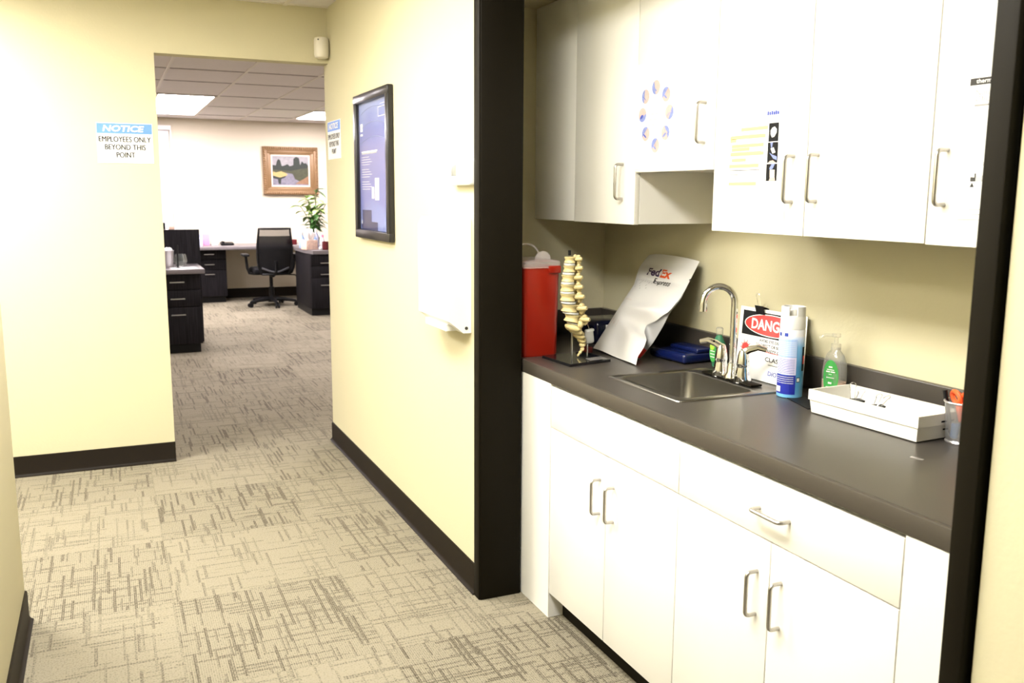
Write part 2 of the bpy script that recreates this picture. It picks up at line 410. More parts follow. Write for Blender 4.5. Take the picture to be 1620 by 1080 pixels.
struct('floor', MB().face([(-3, -2.8, 0), (5.2, -2.8, 0), (5.2, 13.5, 0), (-3, 13.5, 0)]), 'carpet')
struct('ceiling', MB().box(-3, 5.2, -2.8, 13.5, CEIL, CEIL+.1), 'ceil')
g = MB()
for x in (-.083-.61, -.083, .527, 1.137, 1.747, 2.357, 2.967, 3.577):
    g.box(x-.012, x+.012, YE, YF, CEIL-.006, CEIL+.001)
for y in (5.6, 6.8, 8.02, 8.87, 10.04, 11.26, 12.48):
    g.mi = 1; g.box(-2, 5, y-.012, y+.012, CEIL-.005, CEIL+.001); g.mi = 0
for x in (-1.5, -.9, -.28, .33, .94):
    g.box(x-.012, x+.012, -2.6, YN, CEIL-.006, CEIL+.001)
for y in (-.9, .3, 1.5, 2.7, 3.9, 5.09):
    g.box(-2.6, XW, y-.012, y+.012, CEIL-.005, CEIL+.001)
struct('trim_4', g, ['tbar', 'tbardark'])
wr = MB()
wr.box(XW, XW+.13, YJ+.05, YE, 0, CEIL); wr.box(XW, XW+.13, -2.6, YK-.05, 0, CEIL); wr.box(XW, XW+.13, YK-.05, YJ+.05, 2.195, CEIL)
struct('wall_right', wr, 'wall')
struct('wall_alcove_back', MB().box(XB, XB+.1, YR-.1, YS+.1, 0, CEIL), 'wall')
struct('wall_alcove_left', MB().box(XW+.13, XB, YS, YS+.1, 0, CEIL), 'wall')
struct('wall_alcove_right', MB().box(XW+.13, XB, YR-.1, YR, 0, CEIL), 'wall')
struct('ceiling_alcove', MB().box(XW+.13, XB, YR, YS, 2.172, 2.22), 'wall')
wf = MB(); wf.box(-2.6, .273, YN, YE, 0, CEIL); wf.box(.273, XW, YN, YE, 2.148, CEIL)
struct('wall_front', wf, 'wall')
wl = MB(); wl.box(-.45, -.326, -2.6, 3.32, 0, CEIL, .004); wl.box(-2.6, -.45, 3.2, 3.32, 0, CEIL)
struct('wall_left', wl, 'wall')
struct('wall_left_end', MB().box(-2.7, -2.6, 3.2, YE, 0, CEIL), 'wall')
struct('wall_back', MB().box(-.45, XW+.13, -2.7, -2.6, 0, CEIL), 'wall')
struct('wall_far', MB().box(-2, 5, YF, YF+.1, 0, CEIL), 'farwall')
struct('wall_far_left', MB().box(-2.1, -2, YE, YF, 0, CEIL), 'farwall')
struct('wall_far_right', MB().box(5, 5.1, YE, YF, 0, CEIL), 'farwall')
struct('wall_far_front', MB().box(XW+.13, 5, YE-.1, YE, 0, CEIL), 'farwall')

def baseboard(name, o, xa, L, n, h=.107):
    """rubber cove base: outline swept along a wall; n points out of the wall"""
    o, xa, n = Vector(o), Vector(xa), Vector(n); prof = [(0, h), (.006, h-.001), (.008, h-.006), (.008, .016), (.013, .007), (.021, .003), (.021, 0), (0, 0)]
    mb = MB(); a = [mb.bm.verts.new(o+n*p[0]+Vector((0, 0, p[1]))) for p in prof]; b = [mb.bm.verts.new(o+xa*L+n*p[0]+Vector((0, 0, p[1]))) for p in prof]
    for i in range(len(prof)):
        j = (i+1) % len(prof); mb.bm.faces.new([a[i], a[j], b[j], b[i]])
    mb.bm.faces.new(a[::-1]); mb.bm.faces.new(b)
    return struct(name, mb, 'base')
baseboard('baseboard_right', (XW, YJ+.052, 0), (0, 1, 0), YE-YJ-.052, (-1, 0, 0))
baseboard('baseboard_right_near', (XW, -2.6, 0), (0, 1, 0), YK-.05+2.6, (-1, 0, 0))
baseboard('baseboard_front', (-2.6, YN, 0), (1, 0, 0), 2.6+.275, (0, -1, 0))
baseboard('baseboard_left', (-.326, -2.6, 0), (0, 1, 0), 5.92, (1, 0, 0))
baseboard('baseboard_far', (-2, YF, 0), (1, 0, 0), 7, (0, -1, 0), .13)

# dark wooden lining of the alcove opening
t1 = MB(); t1.box(XW-.010, XW+.145, YJ, YJ+.030, 0, 2.195, .003); t1.box(XW-.016, XW+.006, YJ+.004, YJ+.052, 0, 2.195, .003)
struct('trim_1', t1, 'trimdark')
t2 = MB(); t2.box(XW-.010, XW+.145, YK-.030, YK, 0, 2.195, .003); t2.box(XW-.016, XW+.006, YK-.042, YK-.004, 0, 2.195, .003)
struct('trim_2', t2, 'trimdark')
t3 = MB(); t3.box(XW-.010, XW+.145, YK-.03, YJ+.03, 2.166, 2.194, .003)
struct('trim_3', t3, 'trimdark')

# ------------------------------------------------------------------ ceiling lights
def troffer(x, y, lx, ly, m, label, group):
    t = thing('ceiling_light', label, 'ceiling light', (x, y, CEIL-.03), group)
    f = MB()
    for a, b, c, d in ((x-lx, x+lx, y-ly, y-ly+.025), (x-lx, x+lx, y+ly-.025, y+ly), (x-lx, x-lx+.025, y-ly+.025, y+ly-.025), (x+lx-.025, x+lx, y-ly+.025, y+ly-.025)):
        f.box(a, b, c, d, CEIL-.012, CEIL)
    part('frame', f, 'tbar', t)
    part('diffuser', MB().box(x-lx+.025, x+lx-.025, y-ly+.025, y+ly-.025, CEIL-.010, CEIL-.002), m, t)
troffer(.832, 10.65, .295, .60, 'lightfar', 'large lit ceiling panel seen through the opening, its nearer section', 'office ceiling panels')
troffer(.832, 11.87, .295, .60, 'lightfar', 'large lit ceiling panel seen through the opening, section next to the end wall', 'office ceiling panels')
troffer(2.66, 11.87, .295, .60, 'lightfar', 'lit ceiling panel above the potted plant, cut by the corridor wall edge', 'office ceiling panels')
troffer(2.66, 7.6, .295, .60, 'lightfar', 'lit ceiling panel of the office hidden behind the corridor wall', 'office ceiling panels')
troffer(-.9, 8.4, .295, .60, 'lightfar', 'lit ceiling panel of the office hidden behind the notice wall', 'office ceiling panels')
troffer(.15, 3.30, .295, .60, 'lightdimmest', 'lit ceiling panel above the corridor before the notice wall', 'corridor ceiling panels')
troffer(-1.15, 4.30, .295, .50, 'lighthall', 'lit ceiling panel above the side passage left of the notice wall', 'corridor ceiling panels')
troffer(.22, 1.55, .295, .60, 'lightdim', 'lit ceiling panel above the corridor beside the alcove', 'corridor ceiling panels')

# ------------------------------------------------------------------ office seen through the opening
wd = MB(); wd.box(-.35, .83, YF-.03, YF, .82, 2.27); wd_o = struct('window_1', wd, 'blind')
bl = thing('window_blind', 'white slatted blind at the far wall beside the notice wall edge', 'blind', (.24, YF-.06, .86))
part('headrail', MB().box(-.4, .86, YF-.09, YF-.031, 2.275, 2.335, .004), 'blind', bl)
s_ = MB()
for i in range(56):
    z = .90+i*.0245; s_.obox((.23, YF-.06, z), (.60, .014, .0012), Matrix.Rotation(.9, 3, 'X'))
part('slats', s_, 'blind', bl)
part('bottom_rail', MB().box(-.38, .84, YF-.078, YF-.042, .865, .882, .003), 'blind', bl)
part('edge_channel', MB().box(.842, .862, YF-.08, YF-.031, .86, 2.275, .002), 'blind', bl)

# framed landscape
PX0, PX1, PZ0, PZ1 = 2.045, 2.81, 1.434, 2.10
pt = thing('framed_painting', 'landscape painting in a wide carved gilt frame on the far wall', 'painting', ((PX0+PX1)/2, YF, PZ0))
f = MB(); W_, Hh_ = PX1-PX0, PZ1-PZ0
def frame_ring(mb, x0, x1, z0, z1, y0, y1, ww):
    mb.box(x0, x1, y0, y1, z0, z0+ww, .006); mb.box(x0, x1, y0, y1, z1-ww, z1, .006)
    mb.box(x0, x0+ww, y0, y1, z0+ww*.9, z1-ww*.9, .006); mb.box(x1-ww, x1, y0, y1, z0+ww*.9, z1-ww*.9, .006)
frame_ring(f, PX0, PX1, PZ0, PZ1, YF-.055, YF-.001, .055)
frame_ring(f, PX0+.045, PX1-.045, PZ0+.045, PZ1-.045, YF-.042, YF-.001, .05)
frame_ring(f, PX0+.085, PX1-.085, PZ0+.085, PZ1-.085, YF-.034, YF-.001, .028)
for i in range(26):
    a = (i+.5)/26
    for z in (PZ0+.02, PZ1-.02): f.ell((PX0+a*W_, YF-.055, z), (.013, .012, .017), None, 8, 6)
for i in range(22):
    a = (i+.5)/22
    for x in (PX0+.02, PX1-.02): f.ell((x, YF-.055, PZ0+a*Hh_), (.017, .012, .013), None, 8, 6)
part('carved_frame', f, 'gold', pt)
ln = MB(); frame_ring(ln, PX0+.108, PX1-.108, PZ0+.108, PZ1-.108, YF-.028, YF-.001, .024); part('liner', ln, 'linen', pt)
cv = MB(); o_ = Vector((PX0+.13, YF-.020, PZ0+.13)); cw, ch = W_-.26, Hh_-.26
def blob(mi, pts, lift):
    cv.mi = mi; cv.face([o_+Vector((p[0]*cw, -lift, p[1]*ch)) for p in pts])
cv.mi = 0; cv.box(o_.x, o_.x+cw, o_.y, o_.y+.015, o_.z, o_.z+ch)
blob(4, [(0, 0), (1, 0), (1, .5), (0, .5)], .0006)
blob(1, [(0, .44), (1, .42), (1, .68), (.93, .78), (.88, .76), (.82, .84), (.77, .70), (.74, .94), (.66, .98), (.59, .92), (.58, .70), (.48, .66), (.42, .73), (.33, .68), (.26, .66), (.22, .86), (.17, .90), (.13, .82), (.10, .68), (0, .70)], .0010)
blob(2, [(0, .40), (.35, .44), (.55, .40), (.62, .22), (.75, .14), (1, .1), (1, .60), (.8, .58), (.5, .5), (0, .54)], .0014)
blob(3, [(.0, .34), (.2, .27), (.36, .32), (.42, .38), (.34, .44), (.24, .48), (.1, .44), (.02, .47)], .0018)
blob(1, [(.02, .24), (.2, .2), (.34, .27), (.38, .33), (.2, .27), (.0, .33)], .0019)
blob(1, [(.14, .22), (.24, .22), (.22, .04), (.16, .06)], .0020)
blob(5, [(.62, .06), (1, .04), (1, .34), (.85, .22), (.72, .14)], .0022)
blob(4, [(.44, .04), (.58, .10), (.57, .36), (.52, .32), (.48, .18)], .0018)
part('canvas', cv, P_, pt, smooth='flat')

def pull_bar(mb, x0, x1, y, z, r=.005, out=.03):
    mb.tube([(x0, y, z), (x0, y-out, z)], r, 6); mb.tube([(x1, y, z), (x1, y-out, z)], r, 6); mb.tube([(x0-.012, y-out, z), (x1+.012, y-out, z)], r*1.2, 6)
def drawer_front(parent, x0, x1, z0, z1, y, hx0, hx1, hz):
    d = part('drawer', MB().box(x0, x1, y-.02, y, z0, z1, .003), 'espresso', parent)
    h = MB(); pull_bar(h, hx0, hx1, y-.02, hz); part('handle', h, 'farmetal', d, label='satin metal bar handle')

# near-left drawer pedestal with its top
lp = thing('drawer_pedestal', 'dark espresso drawer pedestal nearest the opening, its left half hidden by the notice wall', 'drawer unit', (.5, 8.9, 0), 'dark office drawer units')
part('carcass', MB().box(.20, .752, 8.665, 9.25, .085, .725, .003), 'espresso', lp)
part('plinth', MB().box(.22, .735, 8.70, 9.23, 0, .085), 'black', lp)
for z0, z1, hz in ((.585, .722, .655), (.43, .580, .505), (.088, .425, .36)): drawer_front(lp, .205, .750, z0, z1, 8.665, .50, .60, hz)
lt = single('office_worktop', MB().box(-.4, .79, 8.60, 9.29, .728, .772, .006), 'fartop', 'grey worktop on the drawer pedestal nearest the opening, with pitcher and glass', 'worktop', 'grey office worktops')
single('desk_screen', MB().box(-.4, .82, 9.30, 9.34, 0, 1.10, .004), 'espresso', 'tall dark privacy panel standing behind the near worktop', 'screen')
# things on the near worktop
ic = thing('ice_bucket', 'silver metal bucket with crumpled tissue on the near office worktop', 'bucket', (.485, 8.86, .772))
part('body', MB().lathe([(.05, 0), (.058, .02), (.066, .15), (.069, .155), (.064, .155), (.055, .02), (.01, .015)], (.485, 8.86, .772), 20), 'foil', ic)
tb = MB()
for i in range(5):
    a = i*1.26; tb.ell((.485+.03*math.cos(a), 8.86+.03*math.sin(a), .772+.15), (.028, .022, .035), Matrix.Rotation(a, 3, 'Z'), 8, 6)
part('crumpled_tissue', tb, 'tissue', ic)
st_ = MB().tube([(.572, 8.74, .772), (.578, 8.74, .98)], .006, 8); st_.lathe([(.02, 0), (.02, .008), (.004, .014)], (.572, 8.74, .772), 12)
single('paper_towel_holder', st_, 'black', 'thin black upright holder between the silver bucket and the glass bowl', 'holder')
single('glass_bowl', MB().lathe([(.02, 0), (.045, .005), (.062, .05), (.05, .105), (.044, .115), (.041, .113), (.047, .1), (.058, .05), (.04, .01), (.001, .008)], (.612, 8.94, .772), 24), 'glass', 'rounded greenish glass bowl beside the silver bucket', 'bowl')
pp = MB()
pp.obox((.62, 8.72, .774), (.11, .075, .002), Matrix.Rotation(.15, 3, 'Z'))
single('paper_sheet', pp, 'paper', 'white papers lying at the front of the near office worktop', 'paper')
mo = thing('monitor', 'thin black monitor edge rising above the dark privacy panel', 'monitor', (.32, 9.55, .76))
part('screen', MB().box(.10, at(261, 352, 'y', 9.55).x, 9.54, 9.565, .98, at(261, 352, 'y', 9.55).z, .004), 'black', mo); part('stand', MB().box(.28, .34, 9.55, 9.58, .773, 1.02), 'black', mo); part('foot', MB().box(.2, .42, 9.45, 9.65, .76, .773, .004), 'black', mo)
hw = thing('office_worktop', 'grey worktop hidden behind the dark privacy panel', 'worktop', (.2, 9.7, 0), 'grey office worktops')
part('top', MB().box(-.4, .82, 9.345, 10.0, .72, .76, .004), 'fartop', hw)
for x in (-.38, .78): part('leg_panel', MB().box(x, x+.02, 9.36, 9.98, 0, .72), 'espresso', hw)
single('card_box', MB().box(.545, .595, 9.305, 9.335, 1.10, 1.13, .004), 'floral', 'tiny peach card box on top edge of the privacy panel', 'box')

# desk along the end wall
single('office_worktop', MB().box(.55, 3.6, 12.42, YF-.002, .715, .758, .006), 'fartop', 'long grey worktop along the far wall beneath the painting', 'worktop', 'grey office worktops')
bp_ = thing('drawer_pedestal', 'dark espresso drawer pedestal under the long worktop left of the chair', 'drawer unit', (1.2, 12.8, 0), 'dark office drawer units')
part('carcass', MB().box(.98, 1.44, 12.64, 13.15, .085, .713, .003), 'espresso', bp_); part('plinth', MB().box(1.0, 1.42, 12.68, 13.1, 0, .085), 'black', bp_)
for z0, z1, hz in ((.585, .710, .65), (.445, .580, .515), (.088, .440, .385)): drawer_front(bp_, .985, 1.437, z0, z1, 12.64, 1.17, 1.27, hz)
b1 = MB(); b1.lathe([(.03, 0), (.034, .01), (.034, .09), (.012, .115), (.012, .14), (.016, .142), (.016, .155), (.002, .157)], (1.13, 12.72, .758), 16)
single('lotion_bottle', b1, 'lilac', 'pale lilac pump bottle on the far worktop left end', 'bottle')
single('note_box', MB().box(1.17, 1.25, 12.74, 12.80, .758, .91, .003), 'pink', 'small pink box standing on the far worktop', 'box')
single('white_box', MB().box(1.275, 1.36, 12.78, 12.86, .758, .90, .003), 'paper', 'small white box between the pink box and black phone', 'box')
ph = thing('desk_phone', 'flat black desk phone on the far worktop', 'phone', (1.47, 12.75, .758))
part('base', MB().obox((1.47, 12.75, .781), (.085, .08, .012), Matrix.Rotation(.1, 3, 'X'), .006), 'black', ph); part('handset', MB().obox((1.42, 12.75, .803), (.018, .07, .010), None, .008), 'black', ph)
single('book', MB().box(2.27, 2.38, 12.62, 12.78, .758, .83, .004), 'maroon', 'small dark red box on the far worktop right of the chair', 'box')

# task chair, back to the camera
CX, CYc = 1.925, 12.05
ch_ = thing('office_chair', 'black mesh-back swivel chair pulled up to the far worktop', 'chair', (CX, CYc, 0))
bk = MB(); nu, nv = 12, 14
def chair_back(a, b, lift=0.):
    z = .43+b*.58; hw = .195+.022*math.sin(PI*min(1, b*1.05))-(.03 if b < .15 else 0)*(1-b/.15)
    return Vector((CX+.02+(a-.5)*2*hw, CYc-.21+.10*(1-b)**2*0-.05*b+.045*(1-(2*a-1)**2)*-1+lift, z))
def grid(mb, fn, nu, nv, u0=0, u1=1, v0=0, v1=1):
    vs = [[mb.bm.verts.new(fn(u0+(u1-u0)*i/nu, v0+(v1-v0)*j/nv)) for i in range(nu+1)] for j in range(nv+1)]
    for j in range(nv):
        for i in range(nu):
            q = mb.bm.faces.new([vs[j][i], vs[j][i+1], vs[j+1][i+1], vs[j+1][i]]); q.material_index = mb.mi
grid(bk, chair_back, nu, 10, 0, 1, 0, .84); bk.mi = 1; grid(bk, chair_back, nu, 4, 0, 1, .84, 1)
bo = part('backrest', bk, ['mesh', 'meshtop'], ch_)
fr = MB()
fr.tube([chair_back(0, i/12) for i in range(13)]+[chair_back(i/8, 1) for i in range(1, 9)]+[chair_back(1, 1-i/12) for i in range(1, 13)]+[chair_back(1-i/8, 0) for i in range(1, 9)], .014, 8)
part('back_frame', fr, 'black', bo)
lb = MB(); lb.tube([chair_back(.08+.84*i/8, .14-.09*math.sin(PI*i/8), -.012) for i in range(9)], .014, 8); part('lumbar_bar', lb, 'lumbar', bo)
sp2 = MB(); sp2.tube([(CX+.02, CYc-.27, .60), (CX+.02, CYc-.27, .46), (CX, CYc-.2, .41), (CX, CYc, .40)], .022, 8); part('back_support', sp2, 'black', ch_)
se = MB(); se.obox((CX, CYc+.04, .46), (.24, .24, .04), None, .03, 3); part('seat', se, 'fabric', ch_)
for sx in (-1, 1):
    am = MB(); am.tube([(CX+sx*.2, CYc+.02, .42), (CX+sx*.27, CYc+.02, .43), (CX+sx*.295, CYc+.01, .50), (CX+sx*.31, CYc, .655)], .018, 8)
    ao = part('armrest', am, 'black', ch_); part('arm_pad', MB().obox((CX+sx*.315, CYc+.03, .665), (.042, .125, .015), None, .01), 'black', ao)
part('gas_column', MB().tube([(CX, CYc, .08), (CX, CYc, .25), (CX, CYc, .251), (CX, CYc, .42)], [.034, .034, .022, .022], 12), 'black', ch_)
part('tilt_lever', MB().tube([(CX+.1, CYc, .41), (CX+.3, CYc-.02, .40), (CX+.34, CYc-.02, .37)], .009, 6), 'black', ch_)
hub = MB(); hub.lathe([(.05, .055), (.05, .11), (.03, .13)], (CX, CYc, 0), 16); part('hub', hub, 'black', ch_)
for i in range(5):
    a = -PI/2+.06+i*2*PI/5; dx, dy = math.cos(a), math.sin(a)
    l_ = part('base_leg', MB().tube([(CX+dx*.03, CYc+dy*.03, .095), (CX+dx*.17, CYc+dy*.17, .085), (CX+dx*.31, CYc+dy*.31, .065)], [.03, .025, .018], 8), 'black', ch_)
    cs = MB(); q = Vector((dy, -dx, 0))
    for e in (-1, 1):
        c0 = Vector((CX+dx*.31, CYc+dy*.31, .028))+q*e*.018; cs.tube([c0-q*.008, c0+q*.008], .028, 14)
    cs.tube([(CX+dx*.31, CYc+dy*.31, .03), (CX+dx*.31, CYc+dy*.31, .07)], .009, 8)
    part('caster', cs, 'black', l_)

# right-hand pedestal with plant and clutter
rp = thing('drawer_pedestal', 'dark espresso drawer pedestal cut by the corridor wall edge, plant on top', 'drawer unit', (2.45, 11.2, 0), 'dark office drawer units')
part('carcass', MB().box(2.19, 2.72, 10.83, 11.75, .085, .735, .003), 'espresso', rp); part('plinth', MB().box(2.20, 2.71, 10.86, 11.74, 0, .085), 'black', rp)
for z0, z1, hz in ((.60, .730, .635), (.46, .595, .50), (.088, .455, .37)): drawer_front(rp, 2.195, 2.717, z0, z1, 10.83, 2.315, 2.50, hz)
wt = MB(); wt.prism([(2.17, 11.72), (2.17, 11.10), (2.215, 10.77), (3.3, 10.77), (3.3, 11.72)], (0, 0, .782), (1, 0, 0), (0, 1, 0), .042)
single('office_worktop', wt, 'fartop', 'grey worktop with cut corner carrying the plant and tissue box', 'worktop', 'grey office worktops')
ZR = .782
tbx = thing('tissue_box', 'floral printed tissue box with a white tissue beside the plant', 'tissue box', (2.235, 11.06, ZR))
part('box', MB().obox((2.235, 11.06, ZR+.058), (.075, .075, .058), Matrix.Rotation(.25, 3, 'Z'), .004), 'floral', tbx)
ts = MB()
for i in range(6):
    a = i*1.05; ts.ell((2.235+.028*math.cos(a), 11.06+.028*math.sin(a), ZR+.15+.02*(i % 3)), (.034, .020, .065), Matrix.Rotation(a, 3, 'Z') @ Matrix.Rotation(.35, 3, 'Y'), 8, 6)
part('tissue', ts, 'tissue', tbx)
def small_bottle(x, y, r, h, m, label, capm='cap'):
    t = thing('bottle', label, 'bottle', (x, y, ZR))
    part('body', MB().lathe([(r*.9, 0), (r, .005), (r, h*.62), (r*.45, h*.76), (r*.45, h*.8)], (x, y, ZR), 14), m, t)
    part('cap', MB().lathe([(r*.5, h*.8), (r*.5, h*.97), (r*.3, h)], (x, y, ZR), 12), capm, t)
small_bottle(2.215, 11.42, .035, .20, 'canpale', 'pale blue bottle behind the tissue box')
small_bottle(2.335, 11.24, .03, .19, 'canblue', 'darker blue bottle between tissue box and maroon mug')
small_bottle(2.38, 11.36, .035, .24, 'lilac', 'lilac white capped bottle behind the maroon mug')
small_bottle(2.425, 11.20, .028, .17, 'tissue', 'small white bottle behind the maroon mug', 'pink')
mg = thing('mug', 'dark maroon mug on the worktop beside the tissue box', 'mug', (2.405, 10.93, ZR))
part('body', MB().lathe([(.036, 0), (.042, .006), (.044, .10), (.040, .10), (.036, .01), (.001, .008)], (2.405, 10.93, ZR), 18), 'maroon', mg)
part('handle', MB().tube(arc((2.445, 10.93, ZR+.05), .028, -PI/2, PI/2, 8, (1, 0, 0), (0, 0, 1)), .006, 6), 'maroon', mg)
single('ornament', MB().ell((2.335, 10.90, ZR+.022), (.022, .022, .022)), 'cap', 'small white ball ornament in front of the maroon mug', 'ornament')
single('speaker', MB().box(2.475, 2.56, 11.02, 11.10, ZR, ZR+.27, .008), 'black', 'tall black box at the corridor wall edge beside the plant', 'speaker')
pl = thing('potted_plant', 'tall leafy green plant standing on the worktop below the painting', 'plant', (2.40, 11.55, ZR))
part('pot', MB().lathe([(.05, 0), (.065, .12), (.07, .125), (.062, .125), (.05, .03), (.001, .025)], (2.40, 11.55, ZR), 20), 'black', pl)
sm = MB(); lv = MB(); rr = random.Random(3)
def leaf(mb, p, d, L, wd):
    d = Vector(d).normalized(); side = d.cross(Vector((0, 0, 1)));
    if side.length < .1: side = Vector((1, 0, 0))
    side.normalize(); up = side.cross(d); pr = []
    for i in range(6):
        t = i/5; c = Vector(p)+d*(L*t)+Vector((0, 0, -1))*(L*.35*t*t); ww = wd*math.sin(PI*min(1, t*.92+.06))
        pr.append((mb.bm.verts.new(c-side*ww+up*ww*.25), mb.bm.verts.new(c), mb.bm.verts.new(c+side*ww+up*ww*.25)))
    for i in range(5):
        for j in range(2):
            q = mb.bm.faces.new([pr[i][j], pr[i][j+1], pr[i+1][j+1], pr[i+1][j]]); q.material_index = mb.mi
for k in range(7):
    a = k*2*PI/7+.3; hgt = (.66, .50, .58, .45, .54, .40, .48)[k]; sp_r = (.02, .15, .10, .15, .10, .13, .15)[k]
    pts = [Vector((2.40+.015*math.cos(a)+sp_r*math.cos(a)*t*t, 11.55+sp_r*math.sin(a)*t*t, ZR+.1+hgt*t*.92)) for t in [i/6 for i in range(7)]]
    sm.tube(pts, .005, 6)
    for i in range(2, 7):
        for q in range(3 if i < 6 else 4):
            b = rr.uniform(0, 2*PI); lv.mi = 1 if (i >= 5 and rr.random() < .75) else 0
            leaf(lv, pts[i], (math.cos(b), math.sin(b), rr.uniform(-.3, .5)), rr.uniform(.12, .19), rr.uniform(.024, .038))
part('stems', sm, 'stem', pl); part('leaves', lv, ['leaf', 'leaflight'], pl)

# ------------------------------------------------------------------ corridor wall things
def notice(o, xa, wd, ht, label):
    n = thing('notice_sign', label, 'sign', o, 'employees only notices')
    o, xa = Vector(o), Vector(xa); nn = xa.cross(YA_U)
    b = MB(); b.prism([(-wd/2, 0), (wd/2, 0), (wd/2, ht), (-wd/2, ht)], o+nn*.0022, xa, YA_U, .0022); part('paper', b, 'paper', n, smooth='flat')
    g = MB(); oo = o+nn*.0022
    g.rect(oo, xa, YA_U, -wd*.49, wd*.49, ht*.735, ht*.985, .0003)
    part('blue_band', g, 'signblue', n, smooth='flat', label='blue band of the sign')
    t = MB(); t.text('NOTICE', oo, xa, YA_U, -wd*.02, ht*.86, ht*.155, wd*.74, .0012, .18, .03)
    part('heading', t, 'paper', n, smooth='flat', label='white slanted heading NOTICE')
    t = MB()
    for k, dx in enumerate((-.0007, 0, .0007)):          # heavy strokes
        for body, v, ww in (('EMPLOYEES ONLY', .595, .92), ('BEYOND THIS', .40, .72), ('POINT', .205, .33)):
            t.text(body, oo, xa, YA_U, dx, ht*v, ht*.135, wd*ww, .0010+.0001*k)
    part('lettering', t, 'inkblack', n, smooth='flat', label='black capital lettering')
a = at(151, 193, 'y', YN); b = at(244, 259, 'y', YN)
notice(((a.x+b.x)/2, YN, b.z), XA_F, b.x-a.x, a.z-b.z, 'blue and white employees only notice on the wall left of the opening')
a = at(518.5, 190, 'x', XW); b = at(540, 250, 'x', XW)
notice((XW, (a.y+b.y)/2, b.z), XA_R, a.y-b.y, at(540, 187, 'x', XW).z-b.z, 'employees only notice at the end of the corridor wall, right of the opening')

# motion detector in the corner
md = thing('motion_detector', 'small ivory motion detector high in the corner above the opening', 'sensor', (XW-.04, YN-.03, 2.165))
part('body', MB().lathe([(.026, 0), (.036, .006), (.040, .02), (.040, .095), (.036, .106), (.022, .11)], (XW-.042, YN-.042, 2.168), 20, None, 1, 1), 'offwhite', md)
part('bracket', MB().box(XW-.03, XW-.001, YN-.03, YN-.001, 2.19, 2.26, .003), 'offwhite', md)
part('indicator', MB().ell((XW-.066, YN-.074, 2.262), (.004, .004, .004)), 'inkblack', md, label='tiny dark indicator')

# framed poster
a = at(567, 153, 'x', XW-.02); b = at(626, 381, 'x', XW-.02)
y1, y0, z1, z0 = 4.475, 3.885, 1.912, 1.232
po = thing('framed_poster', 'tall blue poster in a black frame on the corridor wall', 'poster', (XW, (y0+y1)/2, z0))
f = MB(); fw = .042
for (a0, a1, b0, b1) in ((y0, y1, z0, z0+fw), (y0, y1, z1-fw, z1), (y0, y0+fw, z0+fw*.8, z1-fw*.8), (y1-fw, y1, z0+fw*.8, z1-fw*.8)):
    f.box(XW-.030, XW-.001, a0, a1, b0, b1, .006)
part('frame', f, 'frameblack', po)
ar = MB(); yo = Vector((XW-.010, (y0+y1)/2, z0)); pw = (y1-y0)-.07; phh = z1-z0
ar.box(XW-.010, XW-.002, y0+.03, y1-.03, z0+.03, z1-.03)
def pr(x0, x1, v0, v1, l=.0006): ar.rect(yo, XA_R, YA_U, (x0-.5)*pw, (x1-.5)*pw, v0*phh, v1*phh, l)
ar.mi = 1; pr(.08, .40, .07, .20); pr(.04, .6, .05, .12, .0004)
ar.mi = 2
for v in (.90, .80, .70): ar.tube([yo+XA_R*((u_-.5)*pw)+YA_U*((v-.05*(u_-.5)**2*4)*phh)+Vector((-.0004, 0, 0)) for u_ in [i/10*.9+.05 for i in range(11)]], .0012, 4)
ar.mi = 3
pr(.53, .66, .27, .42); pr(.42, .50, .28, .36); pr(.06, .14, .745, .80); pr(.06, .14, .715, .73); pr(.05, .07, .10, .125)
for k in range(5): pr(.10+.0*k, .60-.02*(k % 2), .595-.002*k, .598-.002*k)
for k in range(14):
    if k in (4, 9): continue
    pr(.09, .34+.12*((k*7) % 5)/5, .565-.017*k, .568-.017*k)
pr(.09, .62, .598, .608)
pr(.66, .90, .82, .825); pr(.66, .90, .88, .885); pr(.66, .67, .82, .885); pr(.72, .92, .90, .903)
part('print', ar, ['poster', 'posterdark', 'postermid', 'posterwhite'], po, smooth='flat')
part('glass', MB().box(XW-.016, XW-.0135, y0+.03, y1-.03, z0+.03, z1-.03), 'glasspane', po)

# thermostat
th = thing('thermostat', 'small white thermostat with grey display on the corridor wall', 'thermostat', (XW, 3.02, 1.475))
part('body', MB().box(XW-.03, XW-.001, 2.915, 3.115, 1.475, 1.563, .010, 3), 'appliance', th)
part('display', MB().box(XW-.0315, XW-.029, 3.035, 3.085, 1.507, 1.547, .001), 'lcd', th)
bt = MB()
for k in range(4): bt.box(XW-.0315, XW-.029, 3.03+.013*k, 3.038+.013*k, 1.489, 1.493)
part('buttons', bt, 'whiteedge', th)

# paper towel dispenser
yd0, yd1, zd0, zd1, xd = 2.966, 3.30, .958, 1.362, XW-.085
pd = thing('paper_towel_dispenser', 'white metal paper towel dispenser on the corridor wall near the dark jamb', 'dispenser', (XW, (yd0+yd1)/2, zd0))
b = MB(); b.prism([(0, 0), (.030, 0), (.085, .045), (.085, .375), (.07, .404), (0, .404)], (XW-.001, yd0, zd0), (-1, 0, 0), (0, 0, 1), -(yd1-yd0))
part('body', b, 'appliance', pd)
fr_ = MB(); fr_.box(xd-.003, xd, yd0+.012, yd1-.012, zd0+.05, zd0+.345, .002); fp = part('front_panel', fr_, 'appliance', pd)
gr = MB(); gr.box(xd-.0045, xd-.0025, yd0+.03, yd1-.03, zd0+.338, zd0+.343); g2 = MB(); g2.box(xd-.0045, xd-.0025, yd1-.075, yd1-.068, zd0+.12, zd0+.19); part('latch_slot', g2, 'whiteedge', fp)
part('slot', gr, 'whiteedge', fp, label='pale grey slots in the panel')
